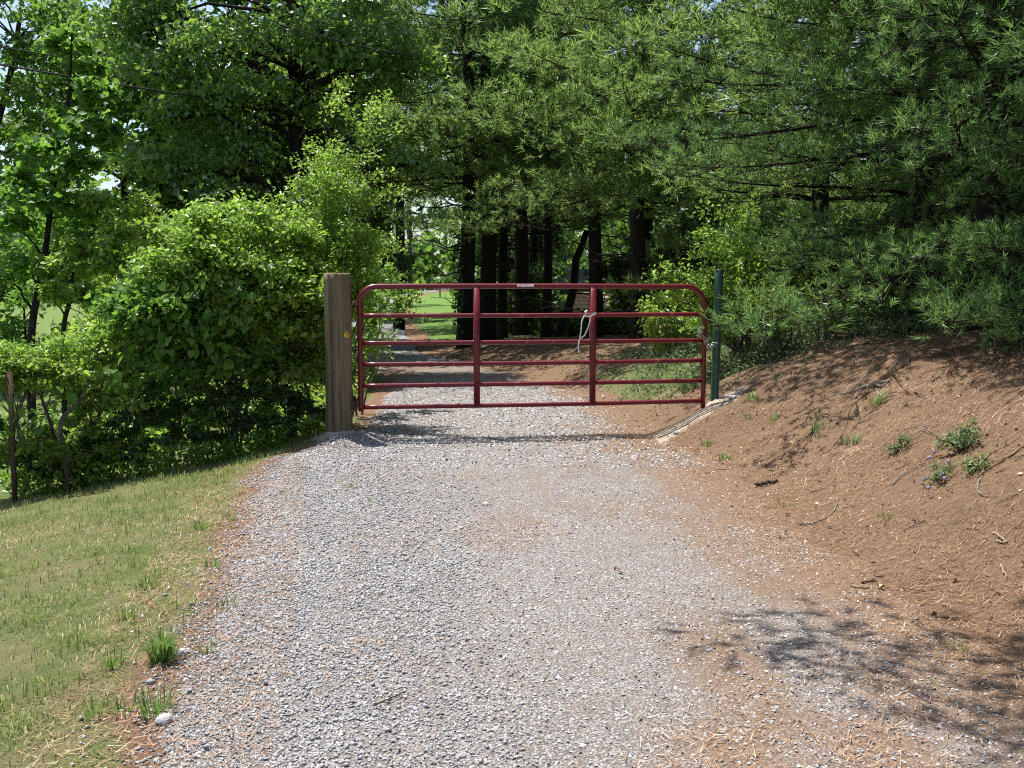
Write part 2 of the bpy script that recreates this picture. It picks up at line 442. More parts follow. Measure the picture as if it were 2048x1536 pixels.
def G(u, v):
    """where the line of sight through a pixel meets the ground"""
    y = np.arange(2.0, 40.0, 0.01)
    p0 = P(u, v, 1.0) - [0, 0, CAM[2]]
    x = p0[0] * y; z = CAM[2] + p0[2] * y; g = top(x, y)
    k = int(np.argmax(z < g))
    return np.array([x[k], y[k], g[k]])

def geo(a, b, n):
    return a + (b - a) * (np.linspace(0, 1, n) ** 2.2)

xs = np.concatenate([-geo(6, 700, 40)[::-1], np.arange(-5.92, 6, 0.08), geo(6, 700, 40)])
ys = np.concatenate([-geo(1, 60, 16)[::-1], np.arange(-0.9, 14, 0.09), np.arange(14, 32, 0.22), geo(32, 1500, 60)])
X, Yg = np.meshgrid(xs, ys)
Z = ground(X, Yg)
t_r = X - edge_r(Yg); t_l = edge_l(Yg) - X
nz = fbm(X * 1.3, Yg * 1.3, 41); nz2 = fbm(X * 4, Yg * 4, 42)
needle = sstep(-0.4, 0.25, t_r) * np.maximum(sstep(28, 24.5, Yg), sstep(-1.2, 0.2, X) * sstep(60, 50, Yg))
needle = np.maximum(needle, 0.75 * sstep(-0.1, 0.1, t_l) * sstep(0.6, 0.2, t_l))
grass = sstep(0.02, 0.4, t_l + 0.5 * (nz - 0.5)) * sstep(-1, 0, t_l)
lawn = sstep(0.2, 1.2, t_r) * sstep(25.5, 28, Yg) * np.maximum(sstep(1.0, -0.6, X + 0.02 * (Yg - 25)), sstep(45, 60, Yg))
grass = np.maximum(grass, lawn)
weed_zone = np.exp(-((Yg - 14.6) / 1.9) ** 2) * sstep(0.05, 0.5, t_r) * sstep(4.0, 2.4, t_r)
grass = np.maximum(grass, weed_zone * (0.6 + 0.5 * nz2))
seg_a = np.array([1.25, 10.62]); seg_b = np.array([2.35, 11.32])
def seg_d(x, y):
    d = seg_b - seg_a; L = (d ** 2).sum()
    s = np.clip(((x - seg_a[0]) * d[0] + (y - seg_a[1]) * d[1]) / L, 0, 1)
    return np.hypot(x - seg_a[0] - s * d[0], y - seg_a[1] - s * d[1])
pale = np.exp(-(np.maximum(seg_d(X, Yg) + 0.28 * (fbm(X * 5, Yg * 5, 46) - 0.5), 0) / 0.19) ** 2) + np.exp(-((X - POST[0]) ** 2 + (Yg - POST[1] + 0.08) ** 2) / 0.07)
pale = np.clip(pale * (0.6 + 0.9 * nz2), 0, 1)
ny, nx = X.shape
i = np.arange(ny - 1)[:, None] * nx + np.arange(nx - 1)[None]
Q = np.stack([i, i + 1, i + nx + 1, i + nx], -1).reshape(-1, 4)
me = mesh('ground', np.stack([X, Yg, Z], -1).reshape(-1, 3), Q, M['ground'], True,
          attrs={'needle': needle.ravel(), 'grass': grass.ravel(), 'pale': pale.ravel(), 'lush': (0.6 * sstep(1.5, 4.0, t_l) + sstep(0.2, 1.2, t_r) * sstep(25.0, 27, Yg) * sstep(140, 100, Yg)).ravel()})
obj('ground', me, label='ground of lawn, soil and pine needle bank beside the drive', kind='structure')

# the gravel driveway, from behind the camera to the bend past the gate
ys = np.concatenate([np.arange(-8, 2, 0.2), np.arange(2, 13, 0.06), np.arange(13, 21.6, 0.14)])
ss = np.linspace(0, 1, 84)
Yd = np.repeat(ys[:, None], len(ss), 1)
a = edge_l(Yd) - 0.35; b = edge_r(Yd) + 0.35
Xd = a + (b - a) * ss[None]
Zd = drive_z(Xd, Yd)
tr = edge_r(Yd) - Xd
frac = (Xd - edge_l(Yd)) / (edge_r(Yd) - edge_l(Yd))
nd = np.clip(sstep(0.95, 0.0, tr) * 0.95 + 1.15 * sstep(0.45, 0.78, frac + 0.5 * (fbm(Xd * 1.2, Yd * 0.5, 51) - 0.5)) * fbm(Xd * 2.2, Yd * 1.1, 52) * sstep(12.5, 9.8, Yd)
             + 0.5 * sstep(0.58, 0.75, fbm(Xd * 1.6, Yd * 0.9, 53)) + sstep(0.25, 0.0, Xd - edge_l(Yd)) * 0.5, 0, 1)
nd = np.maximum(nd, 0.85 * sstep(15.5, 17.5, Yd) * fbm(Xd * 1.5, Yd * 0.8, 57) * 1.4)
ny, nx = Xd.shape
i = np.arange(ny - 1)[:, None] * nx + np.arange(nx - 1)[None]
Q = np.stack([i, i + 1, i + nx + 1, i + nx], -1).reshape(-1, 4)
me = mesh('driveway', np.stack([Xd, Yd, Zd], -1).reshape(-1, 3), Q, M['gravel_bed'], True, attrs={'needle': np.clip(nd, 0, 1).ravel(), 'edge': (sstep(0.75, 0.05, tr + 0.5 * (fbm(Xd * 1.5, Yd * 1.5, 58) - 0.5)) ).ravel()})
obj('driveway', me, label='pale crushed stone driveway running through the red gate', kind='structure')

# the paved lane beyond the bend
ys = np.concatenate([np.arange(20.6, 40, 0.4), np.arange(40, 170, 2.0)])
ss = np.linspace(0, 1, 14)
Yd = np.repeat(ys[:, None], len(ss), 1)
w = 0.12 * (vnoise(Yd * 1.3, ss[None] * 0 + 3, 61) - 0.5)
Xd = edge_l(Yd) - 0.2 + (edge_r(Yd) + 0.05 + w - edge_l(Yd) + 0.2) * ss[None]
Zd = ground(Xd, Yd) + 0.03 + 0.03 * (1 - (2 * ss[None] - 1) ** 2)
ny, nx = Xd.shape
i = np.arange(ny - 1)[:, None] * nx + np.arange(nx - 1)[None]
Q = np.stack([i, i + 1, i + nx + 1, i + nx], -1).reshape(-1, 4)
obj('lane', mesh('lane', np.stack([Xd, Yd, Zd], -1).reshape(-1, 3), Q, M['lane'], True), label='grey paved lane curving away beyond the gate', kind='structure')

# ------------------------------------------------------------------ farm gate
GA = P(722, 815, 10.7)[:2]; GB = P(1406, 803, 11.3)[:2]
GL = float(np.hypot(*(GB - GA))); GANG = math.atan2(GB[1] - GA[1], GB[0] - GA[0])
GD = np.array([math.cos(GANG), math.sin(GANG)])
gate_z0 = 0.30
gate = root('farm_gate', (GA[0], GA[1], gate_z0), 'dark red tubular steel farm gate closed across the gravel drive', 'gate', None, GANG)
RZ = [1.545, 1.256, 0.982, 0.769, 0.555, 0.341]
def arc(c, r, a0, a1, n=9):
    return [(c[0] + r * math.cos(t), 0, c[1] + r * math.sin(t)) for t in np.linspace(a0, a1, n)]
H = RZ[0] - gate_z0
fr_path = [(0, 0, 0.0)] + [(0, 0, z) for z in np.linspace(0.05, H - 0.2, 6)] + arc((0.16, H - 0.16), 0.16, math.pi, math.pi / 2) + [(x, 0, H + 0.004 * math.sin(x)) for x in np.linspace(0.3, GL - 0.3, 14)] + arc((GL - 0.2, H - 0.2), 0.2, math.pi / 2, 0) + [(GL, 0, z) for z in np.linspace(H - 0.3, -0.04, 6)]
mb = MB(); mb.tube(fr_path, 0.0265, 14)
obj('frame', mb.mesh('frame', M['red_paint'], True), gate)
for k, z in enumerate(RZ[1:]):
    sag = [0.004, 0.003, 0.006, 0.004, 0.008][k]
    mb = MB(); mb.tube([(x, 0, z - gate_z0 - sag * math.sin(math.pi * x / GL)) for x in np.linspace(0.0, GL, 24)], 0.0225, 12)
    obj('rail', mb.mesh('rail', M['red_paint'], True), gate)
def gate_s(u):
    s = 0.0
    for q in np.linspace(0, GL, 2000):
        x, y = GA + GD * q
        if U0 + F * x / y * 1.0 >= u: return q
    return GL
for u in (953, 1185):
    s0 = gate_s(u)
    mb = MB(); mb.box((s0 - 0.03, -0.034, 0.018), (s0 + 0.03, 0.03, H - 0.012), 0.008)
    obj('brace', mb.mesh('brace', M['red_paint']), gate)
    for z in RZ[1:]:
        mb = MB(); mb.tube([(s0, -0.034, z - gate_z0 + 0.0), (s0, -0.041, z - gate_z0)], 0.009, 6)
        obj('bolt', mb.mesh('bolt', M['red_paint']), gate)
# maker's label wrapped on the top rail, print too small to read
s0, s1 = gate_s(1033), gate_s(1066)
th = np.linspace(-0.2, 1.3, 7); r = 0.0275
V = np.array([[s, -r * math.cos(t), H + 0.002 + r * math.sin(t)] for s in (s0, s1) for t in th])
me = mesh('maker_label', V, np.array([[q, 7 + q, 8 + q, 1 + q] for q in range(6)]), M['sticker'])
lab = obj('maker_label', me, gate)
mb = MB(); R_ = random.Random(4); xx = s0 + 0.02; rr = 0.0282
while xx < s1 - 0.02:
    w_ = R_.choice([0.006, 0.008, 0.01]); h0, h1 = R_.choice([(0.1, 0.75), (0.12, 0.5), (0.1, 0.65)])
    mb.add([(xx, -rr * math.cos(h0), H + 0.002 + rr * math.sin(h0)), (xx + w_, -rr * math.cos(h0), H + 0.002 + rr * math.sin(h0)), (xx + w_, -rr * math.cos(h1), H + 0.002 + rr * math.sin(h1)), (xx, -rr * math.cos(h1), H + 0.002 + rr * math.sin(h1))], [(0, 1, 2, 3)])
    xx += w_ + 0.004
obj('print_marks', mb.mesh('print_marks', M['ink']), lab)
# hinges at the wooden post
for zz in (1.36, 0.42):
    mb = MB(); mb.tube([(-0.005, 0, zz - gate_z0), (-0.075, 0.0, zz - gate_z0)], 0.011, 8); mb.tube([(-0.06, 0, zz - gate_z0 - 0.02), (-0.06, 0, zz - gate_z0 + 0.035)], 0.012, 8)
    obj('hinge', mb.mesh('hinge', M['rust']), gate)

# rope knotted on the gate
def gp(u, v, off=-0.05):
    s = gate_s(u); x, y = GA + GD * s
    q = P(u, v, y + off)
    return np.array([x * (y + off) / y, y + off, q[2]])
def smooth_path(p, n=8):
    p = np.asarray(p, float); out = []
    q = np.vstack([2 * p[0] - p[1], p, 2 * p[-1] - p[-2]])
    for k in range(len(p) - 1):
        a, b, c, d = q[k:k + 4]
        for t in np.linspace(0, 1, n, endpoint=False):
            out.append(0.5 * ((2 * b) + (c - a) * t + (2 * a - 5 * b + 4 * c - d) * t ** 2 + (3 * b - a - 3 * c + d) * t ** 3))
    out.append(p[-1]); return np.array(out)
rp = [gp(1158, 706, -0.05), gp(1157, 692, -0.05), gp(1159, 679, -0.055), gp(1162, 660, -0.05), gp(1163, 645, -0.05), gp(1167, 634, -0.055), gp(1171, 628, -0.06),
      gp(1170, 623, -0.03), gp(1174, 622, 0.03), gp(1173, 630, 0.03), gp(1170, 632, -0.05), gp(1178, 633, -0.06), gp(1184, 631, -0.065), gp(1190, 629, -0.06), gp(1191, 626, -0.06), gp(1186, 627, -0.065), gp(1181, 633, -0.06),
      gp(1179, 645, -0.055), gp(1174, 660, -0.055), gp(1169, 670, -0.055), gp(1161, 677, -0.055)]
mb = MB(); mb.tube(smooth_path(rp), 0.0068, 7)
obj('rope', mb.mesh('rope', M['rope'], True), label='white rope looped and hanging from the second rail of the gate', cat='rope')

# wooden hinge post
def wood_post():
    n, m = 56, 26; Ht = 1.69 - POST[2] + 0.25
    r0 = 0.131; rng = rs(5)
    th = np.linspace(0, 2 * math.pi, n, endpoint=False); zz = np.linspace(-0.25, Ht - 0.25, m)
    groove = np.zeros(n)
    for _ in range(15):
        c = rng.uniform(0, 2 * math.pi); d = np.angle(np.exp(1j * (th - c)))
        groove -= rng.uniform(0.003, 0.015) * np.exp(-(d / rng.uniform(0.04, 0.10)) ** 2)
    V = []
    for k, z in enumerate(zz):
        rr = r0 * (1.02 - 0.03 * z / Ht) + groove * (0.5 + 0.8 * vnoise(th * 2, th * 0 + z * 1.5, 4)) + 0.006 * (vnoise(th * 3, th * 0 + z * 2.5, 8) - 0.5)
        V.append(np.stack([rr * np.cos(th) + 0.006 * math.sin(z * 2), rr * np.sin(th), np.full(n, z) + (0.008 * (vnoise(th * 5, th * 0, 6) - 0.5) if k == m - 1 else 0)], -1))
    V.append((V[-1] * [0.93, 0.93, 1]) + [0, 0, 0.006]); V.append(V[-1] * [0.45, 0.45, 1] + [0, 0, 0.002])
    V = np.vstack(V + [[[0, 0, zz[-1] + 0.004]]]); m2 = m + 2
    Q = [(k * n + q, k * n + (q + 1) % n, (k + 1) * n + (q + 1) % n, (k + 1) * n + q) for k in range(m2 - 1) for q in range(n)]
    T = [((m2 - 1) * n + q, (m2 - 1) * n + (q + 1) % n, m2 * n) for q in range(n)]
    return mesh('shaft', V, [np.array(Q), np.array(T)], M['post'], True), zz[-1]
pz = float(ground(POST[0], POST[1]))
wp = root('wooden_post', (POST[0], POST[1], pz), 'thick round weathered timber post carrying the gate hinges', 'post')
me, ztop_post = wood_post()
obj('shaft', me, wp)
def on_post(u, v, off=0.0):
    q = P(u, v, POST[1] - 0.13); dx = q[0] - POST[0]
    yy = -math.sqrt(max(0.1315 ** 2 - dx * dx, 0)) - off
    return np.array([dx, yy, q[2] - pz])
q = on_post(692, 670, 0.001)
th = np.linspace(0, 2 * math.pi, 20, endpoint=False)
def disc(c, ax, az, thick, name, mat):
    ang = math.atan2(c[0], -c[1]); ca, sa = math.cos(ang), math.sin(ang)
    V = [(c[0] + ax * math.cos(t) * ca + d * sa, c[1] + ax * math.cos(t) * sa - d * ca, c[2] + az * math.sin(t)) for d in (-0.004, thick) for t in th]
    V += [(c[0] + thick * sa, c[1] - thick * ca, c[2])]
    n = len(th)
    return mesh(name, np.array(V), [np.array([(k, (k + 1) % n, n + (k + 1) % n, n + k) for k in range(n)]), np.array([(n + k, n + (k + 1) % n, 2 * n) for k in range(n)])], mat)
tg = obj('tag', disc(q, 0.036, 0.030, 0.006, 'tag', M['yellow']), wp); tag(tg, 'yellow oval tag nailed on')
mb = MB()
for k, zz in enumerate((0.008, -0.002, -0.011)):
    mb.box((q[0] - 0.02 + 0.003 * k, q[1] - 0.0075, q[2] + zz), (q[0] + 0.017 - 0.004 * k, q[1] - 0.0062, q[2] + zz + 0.005))
obj('print_marks', mb.mesh('print_marks', M['rust']), tg)
q = on_post(678, 783, -0.004); obj('knot_hole', disc(q, 0.010, 0.022, 0.006, 'knot_hole', M['ink']), wp)
for (u, v) in ((693, 602), (691, 684), (692, 663)):
    q = on_post(u, v, 0.0); obj('nail', disc(q, 0.006, 0.006 if v != 684 else 0.014, 0.004, 'nail', M['steel']), wp)
# hinge pins screwed into the post
for zz in (1.36 + 0.0, 0.37):
    mb = MB(); a = np.array([GA[0] - 0.055, GA[1], zz]); b = np.array([POST[0] + 0.10, POST[1] + 0.02, zz])
    base = np.array([POST[0], POST[1], pz])
    mb.tube([b - base, a - base], 0.012, 8); mb.tube([a - base - [0, 0, 0.03], a - base + [0, 0, 0.045]], 0.012, 8)
    if zz < 1: mb.box((0.12, -0.03, zz - pz - 0.04), (0.165, 0.03, zz - pz + 0.035), 0.006)
    obj('hinge_pin', mb.mesh('hinge_pin', M['rust']), wp)
# rough concrete collars round both posts
def collar(name, c, r, h, seed, label, squash=1.0, rz=0.0):
    rng = rs(seed); n, m = 26, 7; V = []
    for k in range(m):
        f = k / (m - 1)
        for q_ in range(n):
            a_ = q_ * 2 * math.pi / n; rr = r * (1 - 0.75 * f) * (1 + 0.35 * (vnoise(q_ * 0.5, k * 0.7, seed) - 0.5) * (1.4 - f))
            x_ = rr * math.cos(a_); y_ = rr * math.sin(a_) * squash
            x_, y_ = x_ * math.cos(rz) - y_ * math.sin(rz), x_ * math.sin(rz) + y_ * math.cos(rz)
            V.append((c[0] + x_, c[1] + y_, float(top(c[0] + x_, c[1] + y_)) - 0.02 + h * (f ** 0.8) * (0.8 + 0.5 * vnoise(q_ * 0.6, k, seed + 2))))
    Q = [(k * n + q_, k * n + (q_ + 1) % n, (k + 1) * n + (q_ + 1) % n, (k + 1) * n + q_) for k in range(m - 1) for q_ in range(n)]
    Q = np.array(Q); T = np.array([((m - 1) * n, (m - 1) * n + q_, (m - 1) * n + q_ + 1) for q_ in range(1, n - 1)])
    obj(name, mesh(name, np.array(V), [Q, T], M['concrete'], False), label=label, cat='concrete footing')
collar('concrete_footing', POST[:2] + [0.02, -0.04], 0.24, 0.035, 3, 'crumbled pale concrete footing round the wooden post')

# green steel latch post
gz = float(ground(GPOST[0], GPOST[1]))
gpo = root('steel_post', (GPOST[0], GPOST[1], gz), 'dark green round steel post standing at the latch end of the gate', 'post')
lean = 0.028
mb = MB(); zt = 1.71 - gz
mb.tube([(lean * z / zt, 0, z) for z in np.linspace(-0.2, zt - 0.01, 8)] + [(lean, 0, zt)], [0.0445] * 8 + [0.040], 20)
obj('shaft', mb.mesh('shaft', M['green_paint'], True), gpo)
mb = MB(); mb.tube([(lean, 0, zt + 0.0), (lean, 0, zt + 0.012)], [0.047, 0.043], 20); obj('cap', mb.mesh('cap', M['green_paint'], True), gpo)
collar('concrete_footing', GPOST[:2] + [-0.02, -0.02], 0.17, 0.045, 8, 'small pale concrete footing round the green steel post')
# chain and padlock between gate end and post
def torus_link(c, ax, r1=0.019, r2=0.0042, el=1.5, twist=0.0):
    t = np.linspace(0, 2 * math.pi, 14, endpoint=False); p = np.linspace(0, 2 * math.pi, 6, endpoint=False)
    ax = norm(np.array(ax, float)); s_ = norm(np.cross(ax, [0.1, 0.2, 1.0])); u_ = np.cross(ax, s_)
    s2 = s_ * math.cos(twist) + u_ * math.sin(twist); n2 = np.cross(ax, s2)
    V = []
    for a_ in t:
        d = ax * math.cos(a_) * el + s2 * math.sin(a_); dn = norm(d)
        for b_ in p: V.append(np.array(c) + d * r1 + r2 * (dn * math.cos(b_) + n2 * math.sin(b_)))
    n = 14
    Q = [(k * 6 + q_, ((k + 1) % n) * 6 + q_, ((k + 1) % n) * 6 + (q_ + 1) % 6, k * 6 + (q_ + 1) % 6) for k in range(n) for q_ in range(6)]
    return np.array(V), np.array(Q)
ca = P(1397, 672, 11.22); cb = P(1424, 690, 11.36)
ch = root('chain', tuple(ca), 'short galvanised chain linking the gate end to the green post', 'chain')
pts = smooth_path([ca, P(1408, 676, 11.24), P(1415, 691, 11.27), cb, P(1433, 686, 11.37), P(1438, 684, 11.42)], 6)
seg = np.linalg.norm(np.diff(pts, axis=0), axis=1); cum = np.concatenate([[0], np.cumsum(seg)])
for k, d in enumerate(np.arange(0, cum[-1], 0.043)):
    c = np.array([np.interp(d, cum, pts[:, q_]) for q_ in range(3)]); c2 = np.array([np.interp(min(d + 0.02, cum[-1]), cum, pts[:, q_]) for q_ in range(3)])
    V, Q = torus_link(c - ca, c2 - c + 1e-5, twist=(k % 2) * math.pi / 2)
    obj('link', mesh('link', V, Q, M['steel'], True), ch)
pl_ = P(1401, 661, 11.2)
pk = root('padlock', tuple(pl_), 'small steel padlock on the third rail at the latch end', 'padlock')
mb = MB(); mb.box((-0.024, -0.012, -0.03), (0.024, 0.012, 0.018), 0.004); obj('body', mb.mesh('body', M['steel']), pk)
mb = MB(); mb.tube([(0.015 * math.cos(t), 0, 0.016 + 0.03 * math.sin(t)) for t in np.linspace(0, math.pi, 9)], 0.004, 6); obj('shackle', mb.mesh('shackle', M['steel'], True), pk)

# ------------------------------------------------------------------ foliage builders
def leaf_arrays(C, N, L, W, rng, droop=0.25, fold=0.18):
    n = len(C); L = np.broadcast_to(np.asarray(L, float), (n,)); W = np.broadcast_to(np.asarray(W, float), (n,))
    r = rng.normal(size=(n, 3)); d = norm(r - (r * N).sum(1, keepdims=True) * N)
    d = norm(d + np.array([0, 0, -droop])); s = norm(np.cross(d, N)); up = np.cross(s, d)
    base = C - d * L[:, None] * 0.5
    V = np.empty((n, 4, 3))
    V[:, 0] = base; V[:, 1] = base + d * L[:, None] * 0.48 + s * W[:, None] * 0.5 + up * (W * fold)[:, None]
    V[:, 2] = base + d * L[:, None]; V[:, 3] = base + d * L[:, None] * 0.48 - s * W[:, None] * 0.5 + up * (W * fold)[:, None]
    i = np.arange(n)[:, None] * 4
    T = np.concatenate([i + [0, 1, 2], i + [0, 2, 3]], 1).reshape(-1, 3)
    return V.reshape(-1, 3), T

def scatter(clumps, dens, rng, sub=14, spread=0.30, flat=0.75, up=0.9, out=0.5, rnd=0.7):
    """leaf centres and normals in twig-sized bunches over the outer part of each clump"""
    C = []; N = []
    for (c, R) in clumps:
        c = np.asarray(c, float); R = float(R)
        k = max(4, int(sub * (R / 0.5) ** 1.6))
        d = norm(rng.normal(size=(k, 3))); d[:, 2] = np.where(d[:, 2] < -0.35, -d[:, 2] * 0.5, d[:, 2])
        tips = c + d * R * rng.uniform(0.35, 1.0, (k, 1)) ** 0.6 * [1, 1, flat]
        n = max(20, int(dens * R * R))
        w = rng.integers(0, k, n)
        q = tips[w] + rng.normal(size=(n, 3)) * R * spread * rng.uniform(0.3, 1.0, (n, 1)) * [1, 1, 0.6]
        C.append(q); N.append(norm(np.array([0, 0, up]) + out * norm(q - c) + rnd * rng.normal(size=(n, 3))))
    return np.vstack(C), np.vstack(N)

def branch_path(a, b, rng, sag=0.12, n=6):
    t = np.linspace(0, 1, n)[:, None]; L = np.linalg.norm(b - a)
    p = a + (b - a) * t
    p[:, 2] += (np.sin(t[:, 0] * math.pi) * sag * L)
    p[1:-1] += rng.normal(size=(n - 2, 3)) * L * 0.025
    return p

def broadleaf(name, label, cat, trunk, r0, r1, clumps, dens, leaf, mat, seed, group=None, bark='bark', sub=14, spread=0.30, up=0.7, droop=0.25, out=0.4, rnd=0.85, brn=1.0, crown='crown'):
    rng = rs(seed)
    trunk = smooth_path(np.asarray(trunk, float), 7)
    o = root(name, tuple(trunk[0]), label, cat, group)
    mb = MB()
    mb.tube(trunk - trunk[0], np.linspace(r0, r1, len(trunk)) * (1 + 0.25 * np.exp(-np.arange(len(trunk)) * 0.8)), 10)
    for (c, R) in clumps:
        if rng.random() > brn: continue
        c = np.asarray(c, float)
        d = np.linalg.norm((trunk - c) * [1, 1, 0.6] + [0, 0, 0.5 * R], axis=1) + np.where(trunk[:, 2] > c[2] + 0.1, 3, 0)
        k = int(np.argmin(d)); a = trunk[k]
        rr = max(0.006, 0.45 * np.linspace(r0, r1, len(trunk))[k])
        p = branch_path(a, c, rng)
        mb.tube(p - trunk[0], np.linspace(rr, rr * 0.35, len(p)), 5, False)
        for _ in range(4):
            e = c + norm(rng.normal(size=3)) * R * 0.85
            mb.tube(branch_path(p[-2], e, rng, 0.05, 4) - trunk[0], np.linspace(rr * 0.35, 0.004, 4), 4, False)
    obj('trunk', mb.mesh('trunk', M[bark], True), o)
    C, N = scatter(clumps, dens, rng, sub, spread, 0.75, up, out, rnd)
    n = len(C); L = leaf[0] * rng.uniform(0.45, 1.4, n)
    V, T = leaf_arrays(C - trunk[0], N, L, L * leaf[1], rng, droop)
    ti = np.clip(rng.beta(1.6, 1.8, n), 0, 1)
    obj(crown, mesh(crown, V, T, M[mat], False, np.repeat(ti, 4)), o)
    return o

def rand_clumps(c, rad, n, R, rng, zlo=None, shell=0.35):
    out = []
    while len(out) < n:
        d = norm(rng.normal(size=3)) * rng.uniform(shell, 1) ** 0.5
        p = np.asarray(c) + d * np.asarray(rad)
        if zlo is not None and p[2] < zlo: continue
        out.append((p, rng.uniform(R[0], R[1])))
    return out

def needle_arrays(C, A, S, n, wid, rng, splay=(0.2, 1.05)):
    m = len(C)
    A = norm(A)
    a = rng.normal(size=(m, n, 3)); a = a - (a * A[:, None]).sum(-1, keepdims=True) * A[:, None]; a = norm(a)
    th = rng.uniform(splay[0], splay[1], (m, n, 1))
    d = A[:, None] * np.cos(th) + a * np.sin(th); d[..., 2] -= 0.08
    st = C[:, None] + A[:, None] * (S[:, None, None] * rng.uniform(-0.45, 0.3, (m, n, 1)))
    ln = S[:, None, None] * rng.uniform(0.6, 0.9, (m, n, 1))
    s = norm(np.cross(d, rng.normal(size=(m, n, 3)))) * (wid * S / S.mean())[:, None, None] * 0.5
    V = np.stack([st - s, st + s, st + d * ln], 2).reshape(-1, 3)
    T = np.arange(m * n * 3).reshape(-1, 3)
    return V, T, n * 3

